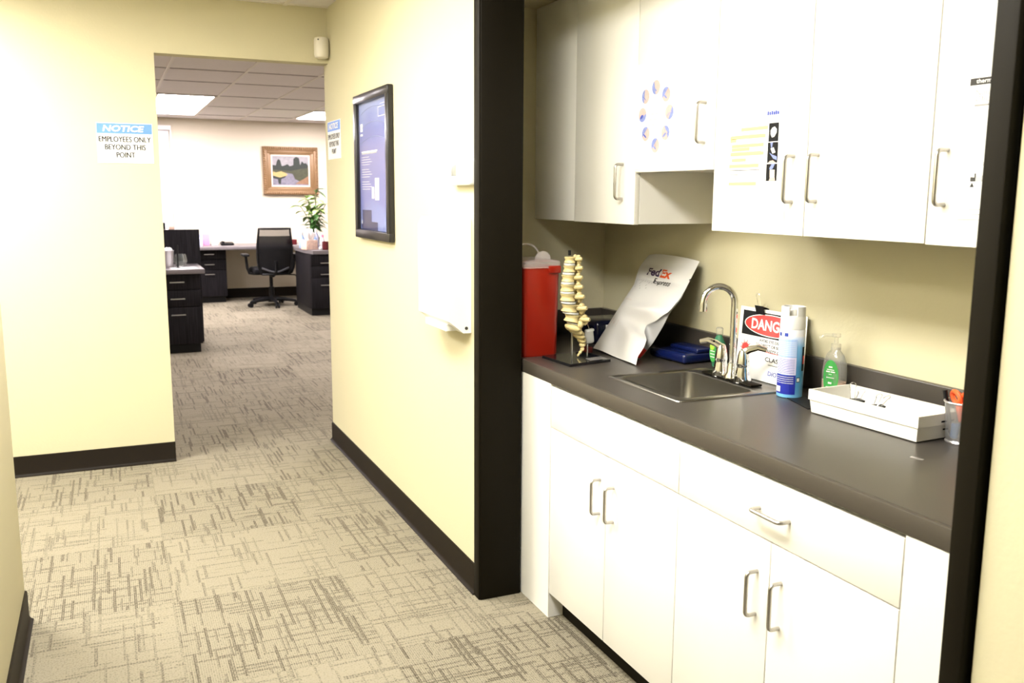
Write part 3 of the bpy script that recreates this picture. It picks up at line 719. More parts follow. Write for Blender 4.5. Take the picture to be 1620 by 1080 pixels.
part('towel', MB().box(xd+.005, xd+.045, yd0+.05, yd1-.06, zd0+.003, zd0+.028, .002), 'paper', pd)
part('lock', MB().tube([(XW-.02, yd0-.002, zd0+.018), (XW-.02, yd0+.004, zd0+.018)], .006, 12), 'inkgrey', pd, label='small dark key lock')

# ------------------------------------------------------------------ base cabinets
def d_pull(p0, p1, r=.0048, out=.030):
    """bent wire pull between two points on a front that faces -x"""
    p0, p1 = Vector(p0), Vector(p1); n = Vector((-1, 0, 0)); d = (p1-p0).normalized(); c = .011
    pts = [p0, p0+n*(out-c)]
    pts += arc(p0+n*(out-c)+d*c, c, PI, PI/2, 5, d, n)[1:]
    pts += arc(p1+n*(out-c)-d*c, c, PI/2, 0, 5, d, n)
    pts += [p1]
    return MB().tube(pts, r, 10)
YD = [2.637, 2.263, 1.891, 1.527, 1.165]
ZD0, ZD1, ZDT = .090, .677, .818
GAP = .0016
def door_panel(parent, name, ya, yb, z0, z1, x=XC, th=.018): return part(name, MB().box(x, x+th, yb+GAP, ya-GAP, z0+GAP, z1-GAP, .0012), 'white', parent)
def pull_on(door, pa, pb, x=XC, horiz=False):
    A, B = at(pa[0], pa[1], 'x', x), at(pb[0], pb[1], 'x', x)
    if horiz: A.z = B.z = (A.z+B.z)/2
    else: A.y = B.y = (A.y+B.y)/2
    A.x = B.x = x
    part('handle', d_pull(A, B), 'nickel', door, label='brushed metal bar handle')
def base_unit(label, ya, yb):
    t = thing('base_cabinet', label, 'cabinet', (XC+.25, (ya+yb)/2, 0), 'white base cabinets')
    c = MB(); c.box(XC+.019, XC+.035, yb+.001, ya-.001, .09, .822); c.box(XC+.035, XB-.002, yb+.001, yb+.017, .09, .67); c.box(XC+.035, XB-.002, ya-.017, ya-.001, .09, .67); c.box(XC+.035, XB-.002, yb+.017, ya-.017, .09, .106)
    part('carcass', c, 'whiteedge', t)
    part('toe_kick', MB().box(XC+.055, XC+.07, yb, ya, 0, .09), 'trimdark', t, label='dark recessed toe kick')
    return t
bc = base_unit('white base cabinet under the sink with two doors and blank panel', YD[0], YD[2])
door_panel(bc, 'false_front', YD[0], YD[2], ZD1, ZDT)
d = door_panel(bc, 'door', YD[0], YD[1], ZD0, ZD1); pull_on(d, (949, 758), (949, 812))
d = door_panel(bc, 'door', YD[1], YD[2], ZD0, ZD1); pull_on(d, (970.5, 771), (970.5, 826))
bc = base_unit('white base cabinet right of the sink cabinet with drawer over doors', YD[2], YD[4])
d = door_panel(bc, 'drawer', YD[2], YD[4], ZD1, ZDT); pull_on(d, (1202, 802), (1249, 826), horiz=True)
d = door_panel(bc, 'door', YD[2], YD[3], ZD0, ZD1); pull_on(d, (1199, 903), (1194, 970))
d = door_panel(bc, 'door', YD[3], YD[4], ZD0, ZD1); pull_on(d, (1237, 923), (1231, 993))
fl = MB(); fl.box(XC-.001, XC+.02, YD[0]+.002, YS-.001, 0, ZT-.001); fl.box(XC+.02, XC+.06, YD[0]+.002, YD[0]+.02, 0, .822)
single('end_panel', fl, 'white', 'plain white filler panel reaching the floor beside the left dark jamb', 'panel', 'white end panels', smooth='flat')
single('end_panel', MB().box(XC-.001, XC+.02, YR+.001, YD[4]-.003, 0, ZT-.001), 'white', 'plain white filler panel beside the right dark jamb under the worktop', 'panel', 'white end panels', smooth='flat')

# worktop with a cut-out for the sink
SX0, SX1, SY0, SY1 = 1.436, 1.815, 2.075, 2.475
ct = thing('countertop', 'dark grey-brown laminate worktop with sink along the alcove', 'worktop', (1.63, 2.05, ZT))
w_ = MB(); xa0, xb0 = XC-.002, XB-.001
w_.box(xa0+.012, xb0, SY1-.01, YS-.001, ZT, ZC); w_.box(xa0+.012, xb0, YR+.001, SY0+.01, ZT, ZC)
w_.box(xa0+.012, SX0+.01, SY0+.01, SY1-.01, ZT, ZC); w_.box(SX1-.01, xb0, SY0+.01, SY1-.01, ZT, ZC)
part('top', w_, 'counter', ct, smooth='flat')
part('front_edge', MB().box(xa0, xa0+.012, YR+.001, YS-.001, ZT, ZC, .0015), 'cedge', ct)
bs = MB(); bs.box(XB-.021, XB-.001, YR+.001, YS-.001, ZC, ZC+.098, .002); bs.box(XC+.01, XB-.021, YS-.021, YS-.001, ZC, ZC+.098, .002)
single('backsplash', bs, 'counter', 'low dark laminate backsplash along the alcove walls behind the worktop', 'backsplash', smooth='flat')

# sink
sk = thing('sink', 'small square stainless steel drop-in sink in the worktop', 'sink', ((SX0+SX1)/2, (SY0+SY1)/2, .70))
def rrect(x0, x1, y0, y1, r, z, n=6):
    out = []
    for cx, cy, a in ((x1-r, y1-r, 0), (x0+r, y1-r, PI/2), (x0+r, y0+r, PI), (x1-r, y0+r, 3*PI/2)):
        out += [Vector((cx+r*math.cos(a+PI/2*i/n), cy+r*math.sin(a+PI/2*i/n), z)) for i in range(n+1)]
    return out
def loft(mb, loops, cap_end=True):
    rings = [[mb.bm.verts.new(p) for p in l] for l in loops]; n = len(rings[0])
    for i in range(len(rings)-1):
        for k in range(n):
            q = mb.bm.faces.new([rings[i][k], rings[i][(k+1) % n], rings[i+1][(k+1) % n], rings[i+1][k]]); q.material_index = mb.mi
    if cap_end: q = mb.bm.faces.new(rings[-1]); q.material_index = mb.mi
    return mb
bx0, bx1, by0, by1 = SX0+.03, SX1-.085, SY0+.03, SY1-.03
rim = MB(); loft(rim, [rrect(SX0, SX1, SY0, SY1, .012, ZC+.0006), rrect(SX0+.002, SX1-.002, SY0+.002, SY1-.002, .012, ZC+.004), rrect(SX0+.008, SX1-.008, SY0+.008, SY1-.008, .012, ZC+.004),
    rrect(SX0+.013, SX1-.013, SY0+.013, SY1-.013, .012, ZC+.0015), rrect(bx0-.008, bx1+.008, by0-.008, by1+.008, .04, ZC+.0015), rrect(bx0-.003, bx1+.003, by0-.003, by1+.003, .038, ZC+.004), rrect(bx0, bx1, by0, by1, .036, ZC+.001)], False)
part('rim', rim, 'steel', sk)
bw = MB(); loft(bw, [rrect(bx0, bx1, by0, by1, .036, ZC+.001), rrect(bx0+.006, bx1-.006, by0+.006, by1-.006, .036, ZC-.12), rrect(bx0+.02, bx1-.02, by0+.02, by1-.02, .036, ZC-.145), rrect(bx0+.12, bx1-.12, by0+.14, by1-.14, .012, ZC-.15)])
part('bowl', bw, 'steel', sk)
part('drain', MB().lathe([(.04, 0), (.042, .003), (.03, .004), (.028, .001), (.005, .001)], ((bx0+bx1)/2, (by0+by1)/2, ZC-.1495), 20), 'chrome', sk)

# faucet
FX = SX1-.042; ZF = ZC+.0045
fa = thing('faucet', 'chrome gooseneck faucet with two lever handles behind the sink', 'faucet', (FX, 2.335, ZF))
P0 = at(1157, 597, 'x', FX); fy = P0.y
top = at(1160, 478, 'x', FX)
Rg = .049; zt = at(1157, 452, 'x', FX).z-Rg
sp3 = MB(); pts = [Vector((FX, fy, ZF+.01)), Vector((FX, fy, (ZF+zt)/2)), Vector((FX, fy, zt))]
dirf = Vector((-.93, .37, 0)).normalized()
pts += arc(Vector((FX, fy, zt))+dirf*Rg, Rg, PI, .12, 14, dirf, (0, 0, 1))[1:]
pts += [pts[-1]+Vector((0, 0, -.012))+dirf*.001]
sp3.tube(pts, .0105, 14)
so = part('spout', sp3, 'chrome', fa)
e = pts[-1]; part('aerator', MB().tube([e+Vector((0, 0, .004)), e+Vector((0, 0, -.022))], .0125, 14), 'chrome', so)
part('spout_base', MB().lathe([(.024, 0), (.024, .01), (.016, .022), (.0145, .04), (.012, .05)], (FX, fy, ZF), 20), 'chrome', fa)
part('deck_plate', MB().obox((FX-.002, fy, ZF+.002), (.022, .125, .0035), None, .003), 'trimdark', fa, label='dark gasket plate on the sink deck')
for sgn, hy in ((1, at(1140, 588, 'x', FX).y), (-1, at(1174, 608, 'x', FX).y)):
    hb = MB().lathe([(.027, 0), (.028, .006), (.019, .045), (.0185, .05), (.020, .053), (.020, .06), (.017, .085), (.012, .1), (.006, .104)], (FX, hy, ZF), 20)
    ho = part('valve_base', hb, 'chrome', fa)
    lv_ = MB(); dd = Vector((-.62, .78, 0)).normalized() if sgn > 0 else Vector((.62, -.78, 0)).normalized()
    lv_.tube([Vector((FX, hy, ZF+.092)), Vector((FX, hy, ZF+.104))+dd*.02, Vector((FX, hy, ZF+.112))+dd*.045, Vector((FX, hy, ZF+.106))+dd*.07], [.012, .0115, .010, .008], 10)
    part('lever', lv_, 'chrome', ho)

# ------------------------------------------------------------------ wall cabinets
def wall_unit(label, ya, yb, z0, z1=2.170):
    t = thing('wall_cabinet', label, 'cabinet', (XU+.16, (ya+yb)/2, z0), 'white wall cabinets')
    part('carcass', MB().box(XU+.019, XB-.001, yb+.0008, ya-.0008, z0+.002, z1), 'white', t, smooth='flat')
    return t
ZU = 1.347
u = wall_unit('white wall cabinet above the red bin, leftmost, with blank filler', 3.388, 2.611, ZU)
part('filler', MB().box(XU+.003, XU+.018, 3.040, 3.388, ZU+.001, 2.170, .001), 'white', u)
d = part('door', MB().box(XU, XU+.018, 2.611+GAP, 3.038, ZU, 2.168, .0012), 'white', u); pull_on(d, (985, 260), (985, 314.5), XU)
u = wall_unit('short white wall cabinet wearing the round hand washing poster', 2.611, 2.186, 1.520)
d = part('door', MB().box(XU, XU+.018, 2.186+GAP, 2.611-GAP, 1.518, 2.168, .0012), 'white', u); pull_on(d, (1116, 162), (1115, 225), XU)
u = wall_unit('double-door white wall cabinet above the soap and tray, sheet taped on', 2.186, 1.428, ZU)
d = part('door', MB().box(XU, XU+.018, 1.804+GAP, 2.186-GAP, ZU-.003, 2.168, .0012), 'white', u); pull_on(d, (1256, 247), (1253, 319.5), XU)
d = part('door', MB().box(XU, XU+.018, 1.428+GAP, 1.804-GAP, ZU-.003, 2.168, .0012), 'white', u); pull_on(d, (1294, 245), (1291, 318.5), XU)
u = wall_unit('rightmost white wall cabinet cut by the dark jamb, sheet with black header', 1.428, .72, ZU)
d = part('door', MB().box(XU, XU+.018, 1.05, 1.428-GAP, ZU-.005, 2.168, .0012), 'white', u); pull_on(d, (1499, 237), (1494, 324), XU)
part('filler', MB().box(XU+.003, XU+.018, .721, 1.048, ZU, 2.168, .001), 'white', u)

# sheets taped on the doors
def sheet(name, label, cat, pa, pb):
    A, B = at(*pa, 'x', XU), at(*pb, 'x', XU)
    t = thing(name, label, cat, (XU, (A.y+B.y)/2, B.z)); t_o = Vector((XU-.0016, A.y, B.z))
    part('paper', MB().box(XU-.0016, XU-.0004, B.y, A.y, B.z, A.z), 'paper', t, smooth='flat')
    return t, t_o, A.y-B.y, A.z-B.z
t, so_, sw, sh = sheet('hand_washing_poster', 'white poster with eight round pictures on the short cabinet door', 'poster', (1004, 105), (1072, 268))
for (px, py, k) in ((1038, 138, 0), (1054, 149, 0), (1059, 177, 0), (1052.5, 210, 0), (1036.5, 230, 0), (1021.5, 212, 1), (1016.5, 182, 1), (1021.5, 153, 1)):
    c = at(px, py, 'x', XU-.0018); mb = MB(); r = .0225
    mb.mi = 0; mb.face([c+XA_R*(r*math.cos(2*PI*i/24))+YA_U*(r*math.sin(2*PI*i/24)) for i in range(24)])
    rr2 = random.Random(int(px*7+py)); n_ = Vector((-.0004, 0, 0))
    a0 = rr2.uniform(0, 6)
    mb.mi = 1; mb.face([c+n_+XA_R*(r*math.cos(a0+2.6*i/10))+YA_U*(r*math.sin(a0+2.6*i/10)) for i in range(11)])
    mb.mi = 2 if k else 1; mb.face([c+n_*2+XA_R*(-.004+.010*math.cos(2*PI*i/10+a0))+YA_U*(-.006+.007*math.sin(2*PI*i/10)) for i in range(11)][:10])
    mb.mi = 0; mb.face([c+n_*3+XA_R*(.005+.009*math.cos(2*PI*i/10))+YA_U*(.004+.006*math.sin(2*PI*i/10+a0)) for i in range(10)])
    part('round_picture', mb, ['skin', 'printblue', 'inkblue'], t, smooth='flat')
mb = MB()
for i in range(3): mb.rect(so_, XA_R, YA_U, sw*.36, sw*(.55+.04*i), sh*(.42+.05*i), sh*(.425+.05*i), .0004)
mb.rect(so_, XA_R, YA_U, sw*.08, sw*.9, sh*.012, sh*.016, .0004)
part('lettering', mb, 'inklight', t, smooth='flat')

t, so_, sw, sh = sheet('instruction_sheet', 'white instruction sheet with yellow highlights and three photos on cabinet door', 'poster', (1148, 172), (1240, 352))
def spot(px, py): 
    c = at(px, py, 'x', XU-.0016); return -(c.y-so_.y), c.z-so_.z
mb = MB()
for (pxa, pya, pxb, pyb) in ((1173, 203, 1215, 208), (1156, 217, 1211, 221), (1156, 222, 1165, 225), (1158, 229, 1208, 235), (1158, 236, 1186, 239), (1156, 244, 1208, 246), (1158, 252, 1180, 256), (1154, 262, 1200, 265), (1153, 288, 1196, 294)):
    a0, b0 = spot(pxa, (pya+pyb)/2); a1, _ = spot(pxb, (pya+pyb)/2); hh = .0045
    mb.rect(so_, XA_R, YA_U, a0, a1, b0-hh, b0+hh, .0004)
part('highlight', mb, 'yellow', t, smooth='flat', label='yellow highlighter strokes')
mb = MB()
for k, (pxa, pxb, py) in enumerate(((1157, 1190, 184), (1157, 1209, 201), (1158, 1208, 216), (1158, 1185, 220), (1157, 1206, 230), (1157, 1204, 242), (1155, 1203, 261), (1155, 1202, 270), (1155, 1168, 277), (1172, 1200, 276), (1176, 1200, 322))):
    a0, b0 = spot(pxa, py); a1, _ = spot(pxb, py)
    mb.mi = 1 if k in (7, 8) else 0
    mb.rect(so_, XA_R, YA_U, a0, a1, b0-.0007, b0+.0007, .0008)
mb.mi = 2
for i in range(6):
    a0, b0 = spot(1214.5+i*3.2, 180-.4*i); mb.rect(so_, XA_R, YA_U, a0, a0+.006, b0-.004, b0+(.004 if i % 2 else .006), .0008)
part('lettering', mb, ['inklight', 'inkgrey', 'inkblue'], t, smooth='flat')
for (py0, py1, k) in ((195, 223, 0), (225.5, 257, 1), (259.5, 286, 2)):
    A = at(1217.3-.07*(py0-195), py0, 'x', XU-.0018); B = at(1232.5-.09*(py1-195)*.5, py1, 'x', XU-.0018)
    mb = MB(); o2 = Vector((XU-.0018, A.y, B.z)); ww, hh = A.y-B.y, A.z-B.z
    mb.rect(o2, XA_R, YA_U, 0, ww, 0, hh, .0004)
    def sh_(mi, pts, l): mb.mi = mi; mb.face([o2+XA_R*(p[0]*ww)+YA_U*(p[1]*hh)+Vector((-l, 0, 0)) for p in pts])
    if k == 0: sh_(1, [(.2, .4), (.35, .22), (.6, .25), (.8, .45), (.82, .65), (.6, .8), (.35, .74), (.18, .6)], .0009)
    elif k == 1:
        sh_(2, [(.25, 1), (.5, 1), (.45, .75), (.35, .7)], .0009); sh_(1, [(.3, .7), (.6, .75), (.8, .5), (.5, .45)], .0010)
        sh_(2, [(.2, .5), (.5, .4), (.95, .3), (.95, .12), (.6, .2)], .0011); sh_(3, [(.1, 0), (.9, 0), (.6, .12), (.3, .1)], .0012)
    else:
        sh_(2, [(.5, 1), (.8, 1), (.6, .7), (.35, .65), (.3, .75)], .0009); sh_(4, [(.35, .65), (.8, .65), (.82, .2), (.38, .2)], .0010); sh_(3, [(.3, 0), (.9, 0), (.85, .2), (.4, .2)], .0011)
    part('photo', mb, ['inkblack', 'printwhite', 'printblue', 'skin', 'linen'], t, smooth='flat')

A, B = at(1533, 122, 'x', XU), at(1528, 347, 'x', XU)
t = thing('product_sheet', 'white product sheet with black header band beside the right dark jamb', 'poster', (XU, A.y-.107, B.z))
so_ = Vector((XU-.0016, A.y+.008, B.z)); sh = A.z-B.z
part('paper', MB().box(XU-.0016, XU-.0004, so_.y-.216, so_.y, B.z, A.z), 'paper', t, smooth='flat')
def spot2(px, py):
    c = at(px, py, 'x', XU-.0016); return -(c.y-so_.y), c.z-so_.z
a0, b0 = spot2(1535, 136); a1, b1 = spot2(1535, 125)
mb = MB(); mb.rect(so_, XA_R, YA_U, a0, .208, b0, b1, .0004); bd = part('header_band', mb, 'inkgrey', t, smooth='flat', label='dark grey header band')
tx, tz = spot2(1545.5, 128.5)
mb = MB(); mb.text('thermoscientific', so_, XA_R, YA_U, tx+.046, tz, .0085, .092, .001, 0, .012); part('heading', mb, 'paper', bd, smooth='flat')
mb = MB(); n0, m0 = spot2(1543, 147)
mb.text('Non-Sterile', so_, XA_R, YA_U, n0+.042, m0, .011, .08, .0006); n0, m0 = spot2(1543, 157); mb.text('Clickseal', so_, XA_R, YA_U, n0+.036, m0, .011, .07, .0006)
n0, m0 = spot2(1542, 167); mb.rect(so_, XA_R, YA_U, n0, n0+.12, m0-.002, m0+.002, .0006)
for py in (258, 261, 279, 281.5, 284, 286, 331, 339):
    n0, m0 = spot2(1544 if 270 < py < 300 else (1549 if py < 270 else 1532), py); mb.rect(so_, XA_R, YA_U, n0, n0+.08, m0-.0007, m0+.0007, .0006)
part('lettering', mb, 'inklight', t, smooth='flat')
mb = MB(); n0, m0 = spot2(1535, 287); mb.prism([(n0, m0), (n0+.012, m0), (n0+.012, m0+.016), (n0+.009, m0+.016), (n0+.009, m0+.008), (n0, m0+.009)], so_+Vector((-.0008, 0, 0)), XA_R, YA_U, .0004)
n0, m0 = spot2(1534, 296); mb.prism([(n0, m0), (n0+.01, m0), (n0+.005, m0+.009)], so_+Vector((-.0008, 0, 0)), XA_R, YA_U, .0004)
n0, m0 = spot2(1565, 205); mb.rect(so_, XA_R, YA_U, n0, n0+.05, m0-.012, m0+.002, .0006); mb.rect(so_, XA_R, YA_U, n0+.002, n0+.006, m0-.05, m0, .0006)
part('symbols', mb, 'inkgrey', t, smooth='flat')

# ------------------------------------------------------------------ things on the worktop
# red sharps bin
bin_ = thing('sharps_bin', 'tall red sharps bin with clear lid beside the left jamb', 'bin', (1.40, 2.99, ZC))
zb = at(850, 422, 'y', 2.90).z; zl = at(850, 391, 'y', 2.94).z
xr = at(886.5, 500, 'y', 2.885).x; xl = xr-.152
b = MB(); loft(b, [rrect(xl+.008, xr-.008, 2.893, 3.10, .02, ZC), rrect(xl+.004, xr-.004, 2.889, 3.104, .022, ZC+.008), rrect(xl, xr, 2.885, 3.11, .022, zb), rrect(xl, xr, 2.885, 3.11, .022, zb+.001)])
part('body', b, 'red', bin_)
part('catch', MB().box(xr-.052, xr-.004, 2.876, 2.886, zb-.022, zb+.004, .003), 'red', bin_)
l = MB(); loft(l, [rrect(xl-.004, xr+.004, 2.881, 3.114, .022, zb-.004), rrect(xl-.004, xr+.004, 2.881, 3.114, .022, zb+.018), rrect(xl+.004, xr-.004, 2.889, 3.106, .02, zb+.022), rrect(xl+.02, xr-.02, 2.91, 3.08, .02, zb+.024)])
lo = part('lid', l, 'clear', bin_, label='translucent clear lid')
fp_ = MB(); fp_.prism([(.031*math.cos(PI*i/16), .03*math.sin(PI*i/16)) for i in range(17)], (xr-.040, 2.955, zb+.022), (1, 0, 0), (0, 0, 1), -.004)
part('flap', fp_, 'clear', lo)
rb_ = MB(); rb_.tube(arc((xr-.09, 2.99, zb+.022), .055, PI*.02, PI*.98, 12, (1, 0, 0), (0, 0, 1)), .0035, 6); part('lid_rib', rb_, 'clear', lo)

# spine model
YP = 2.775
sp4 = thing('spine_model', 'bone-coloured model of the lower spine on a black stand', 'anatomical model', (1.50, YP, ZC))
c0 = at(860, 565, 'z', ZC); 
bpz = ZC+.010
pl_ = MB(); q = [at(858, 562, 'z', bpz), at(902, 576, 'z', bpz), at(966, 568, 'z', bpz), at(924, 555.5, 'z', bpz)]
pl_.prism([(p.x, p.y) for p in q], (0, 0, bpz), (1, 0, 0), (0, 1, 0), .0095); part('stand', pl_, 'gloss', sp4)
lp_ = MB(); q2 = [at(934, 570.5, 'z', bpz), at(961, 567, 'z', bpz), at(950, 563.5, 'z', bpz), at(926, 567, 'z', bpz)]
lp_.face([p+Vector((0, 0, .0004)) for p in q2]); part('plate_label', lp_, 'foil', sp4, smooth='flat', label='silver label on the black stand')
def S(px, py, y=YP): return at(px, py, 'y', y)
rows = [(906, 401, .0), (898.5, 411, .0), (897.5, 425, .0), (895.5, 440, .0), (894.5, 455, .0), (895, 470, .02), (897.5, 487, .08), (902, 503, .18)]
bodies = rows[1:]
for i, (px, py, tilt) in enumerate(bodies):
    c = S(px+3, py); r = .0185+.0016*min(i, 5); h = .0105+.0005*i; R = Matrix.Rotation(tilt, 3, 'Y')
    mb = MB(); mb.lathe([(r*.9, -h), (r*1.04, -h*.85), (r*.84, -h*.1), (r*.84, h*.1), (r*1.04, h*.85), (r*.9, h)], c, 20, R, 1, 1.15)
    # arch, transverse and spinous processes behind the body (+x)
    k = r/.02
    mb.ell(c+R @ Vector((r*1.10, 0, .002)), (.010*k, .019*k, .0085*k), R, 10, 8)
    for s2 in (-1, 1):
        mb.tube([c+R @ Vector((r*.85, s2*.012*k, .002)), c+R @ Vector((r*1.45, s2*.026*k, .004)), c+R @ Vector((r*1.70, s2*.034*k, .006))], [.0065*k, .0062*k, .0048*k], 8)
        mb.ell(c+R @ Vector((r*1.50, s2*.013*k, .010)), (.0085*k, .0065*k, .0085*k), R, 10, 8)
        mb.ell(c+R @ Vector((r*1.62, s2*.012*k, -.006)), (.0085*k, .0070*k, .0100*k), R, 10, 8)
    mb.tube([c+R @ Vector((r*1.3, 0, .0)), c+R @ Vector((r*1.9, 0, -.004)), c+R @ Vector((r*2.25, 0, -.009))], [.0075*k, .0068*k, .0085*k], 8)
    part('vertebra', mb, 'bone', sp4)
    if i < len(bodies)-1:
        nx = bodies[i+1]; d0 = (c+S(nx[0]+3, nx[1]))/2
        part('disc', MB().lathe([(r*.8, -.0042), (r*1.02, -.003), (r*1.06, 0), (r*1.02, .003), (r*.8, .0042)], d0, 20, Matrix.Rotation((tilt+nx[2])/2, 3, 'Y'), 1, 1.15), 'disc', sp4, label='grey disc between two vertebrae')
part('disc', MB().lathe([(.02, -.004), (.026, 0), (.02, .004)], S(907.5, 512.5), 20, Matrix.Rotation(.3, 3, 'Y'), 1, 1.15), 'disc', sp4, label='grey disc between two vertebrae')
sc_ = MB()
spn = [S(906, 519), S(911, 524), S(916, 531), S(920, 538), S(921, 545), S(921, 552), S(918, 557), S(915, 561)]
for i, (wy, wx) in enumerate(((.046, .024), (.043, .022), (.036, .017), (.026, .012), (.017, .009), (.010, .006), (.007, .005), (.005, .004))):
    sc_.ell(spn[i], (wx, wy, .014-.001*i), Matrix.Rotation(.5, 3, 'Y'), 14, 10)
for s2 in (-1, 1): sc_.ell(S(911, 512)+Vector((.004, s2*.022, 0)), (.012, .016, .014), None, 10, 8)
for i in range(4): sc_.ell(spn[i+1]+Vector((.016-.002*i, 0, .006)), (.008, .006, .008), None, 8, 6)
part('sacrum', sc_, 'bone', sp4)
tcap = MB(); tcap.tube([S(897, 404)+Vector((.012, .004, 0)), S(897, 396)+Vector((.012, .004, 0))], .005, 8); part('cord_tip', tcap, 'black', sp4, label='black cap at the top')
r1 = S(905, 520); r2 = S(928, 545)
part('rod', MB().tube([(r1.x, YP, bpz), (r1.x, YP, S(905, 519).z)], .0032, 8), 'rod', sp4); part('rod', MB().tube([(r2.x, YP-.005, bpz), (r2.x, YP-.005, S(928, 540).z)], .0026, 8), 'rod', sp4)
dv = MB(); dc = S(932, 531.5, YP-.005); dv.obox(dc, (.017, .008, .026), Matrix.Rotation(-.12, 3, 'Y'), .0075, 3); do_ = part('implant', dv, 'grey', sp4, label='grey implant shaped like a small rounded box')
part('implant_header', MB().obox(dc+Vector((.001, -.0005, .021)), (.0155, .0085, .0045), Matrix.Rotation(-.12, 3, 'Y'), .003), 'disc', do_)
part('lead_wire', MB().tube([dc+Vector((0, 0, .024)), S(928, 508), S(924, 495), S(920, 488)], .0014, 6), 'rod', sp4)

# courier bag leaning in the corner: a stuffed mailer, front sheet, side gusset and back sheet
BL, BR = at(938, 551, 'z', ZC+.004), at(1006, 578, 'z', ZC+.002)
TR = at(1107, 413, 'x', XB-.030)
nb = (BR-BL).cross(TR-BL).normalized()
if nb.x > 0: nb = -nb
def on_bag(px, py, off=0.):
    d = RGT*((px-810)/FPX)-UPV*((py-540)/FPX)+FWD; o = Vector((0, 0, H)); q0 = BL+nb*off
    return o+d*((q0-o).dot(nb)/d.dot(nb))
def poly(pts, v):
    for (v0, p0), (v1, p1) in zip(pts, pts[1:]):
        if v <= v1:
            t = (v-v0)/(v1-v0); return p0.lerp(p1, t)
    return pts[-1][1].copy()
def smooth_poly(pts, v, w=.013): return (poly(pts, max(0, v-w))+poly(pts, v)*2+poly(pts, min(1, v+w)))/4
LFT = [(v, on_bag(*p)) for v, p in ((0, (938, 551)), (.14, (952, 529)), (.36, (977, 490)), (.60, (1003, 450)), (.70, (1007, 436)), (.80, (1011, 424)), (.86, (1015, 417)), (1, (1027, 403)))]
RGF = [(v, on_bag(*p)) for v, p in ((0, (1006, 578)), (.07, (1009, 564)), (.15, (1019, 549)), (.22, (1023, 537)), (.29, (1018, 524)), (.34, (1022, 514)), (.42, (1040, 507)), (.50, (1058, 494)), (.62, (1077, 470)), (.76, (1092, 443)), (.86, (1099, 429)), (1, (1107, 413)))]
RGB_ = [(v, on_bag(*p, -.062*max(0, 1-v/.62))) for v, p in ((0, (1008, 574)), (.10, (1017, 563)), (.25, (1034, 541)), (.40, (1049, 516)), (.50, (1059, 496)), (.62, (1078, 471)), (1, (1107, 413)))]
bg = thing('courier_bag', 'white padded courier bag with purple and orange logo leaning in the corner', 'bag', (1.70, 2.80, ZC))
def bag_front(u, v, lift=0.):
    p = smooth_poly(LFT, v).lerp(smooth_poly(RGF, v), u)
    e = max(0, 1-abs(2*u-1)**3)
    th = .003+.030*math.sin(PI*min(1, max(0, v*1.15+.02)))*(1 if v < .85 else 1)
    kink = -.012*math.exp(-((v-.69)/.05)**2)+.016*max(0, v-.72)/.28
    cr = .006*math.sin(11*v+6*u+1)*e*(1 if v < .7 else .2)
    ridge = max(0, u-.35)/.65
    fold = .026*math.exp(-((v-.42-.10*(u-.6))/.05)**2)*ridge-.030*math.exp(-((v-.30+.05*(u-.6))/.05)**2)*ridge*(1-u*.3)
    return p+nb*(th*e+cr+fold*min(1, (1-u)*6+.15)+kink*e*.8+lift)
def bag_back(u, v):
    p = smooth_poly(LFT, v).lerp(smooth_poly(RGB_, v), u); e = max(0, 1-abs(2*u-1)**4)
    return p-nb*(.022*e*math.sin(PI*min(1, max(0, v*.98+.02)))*(1-.75*v))
def bag_side(u, v): return bag_front(1, v).lerp(bag_back(1, v), u)+(BL-BR).normalized()*(.028*math.sin(PI*u)*max(0, 1-v/.6))
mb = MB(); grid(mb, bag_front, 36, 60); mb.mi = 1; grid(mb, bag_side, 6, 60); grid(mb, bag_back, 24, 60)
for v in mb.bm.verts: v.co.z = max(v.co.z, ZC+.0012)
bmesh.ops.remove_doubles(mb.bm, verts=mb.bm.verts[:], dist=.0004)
bo_ = part('bag', mb, ['bag', 'bagshade'], bg)
def bm_(a, b): return bag_front(a, b, .0012)
mb = MB(); mb.text('Fed', (0, 0, 0), (1, 0, 0), (0, 1, 0), .37, .765, .085, .27, shear=.12, bold=.035, fmap=bm_); part('logo', mb, 'fedpurple', bg, smooth='flat', label='purple half of the logo')
mb = MB(); mb.text('Ex', (0, 0, 0), (1, 0, 0), (0, 1, 0), .61, .765, .085, .21, shear=.12, bold=.035, fmap=bm_); part('logo', mb, 'fedorange', bg, smooth='flat', label='orange half of the logo')
mb = MB(); mb.text('Express', (0, 0, 0), (1, 0, 0), (0, 1, 0), .60, .675, .07, .34, bold=.015, fmap=bm_); part('lettering', mb, 'inkgrey', bg, smooth='flat')
def strip(mb, u0, u1, v0, v1, n=6):
    vs = [[mb.bm.verts.new(bag_front(u0+(u1-u0)*i/n, v, .0012)) for i in range(n+1)] for v in (v0, v1)]
    for i in range(n):
        q = mb.bm.faces.new([vs[0][i], vs[0][i+1], vs[1][i+1], vs[1][i]]); q.material_index = mb.mi
mb = MB()
for k in range(8): strip(mb, .10+.045*k, .108+.045*k, .60-.02*(k % 3), .66)
mb.mi = 1
for k in range(9): strip(mb, .10+.035*k, .106+.035*k, .22+.02*(k % 3), .46)
part('fine_print', mb, ['inklight', 'inkpink'], bg, smooth='flat')
pr_ = MB(); grid(pr_, lambda u, v: bag_side(.35+.6*u, .06+.10*v)+(BR-BL).normalized()*.0012, 4, 4); part('red_print', pr_, 'signred', bg, smooth='flat', label='red printed patch on the side')

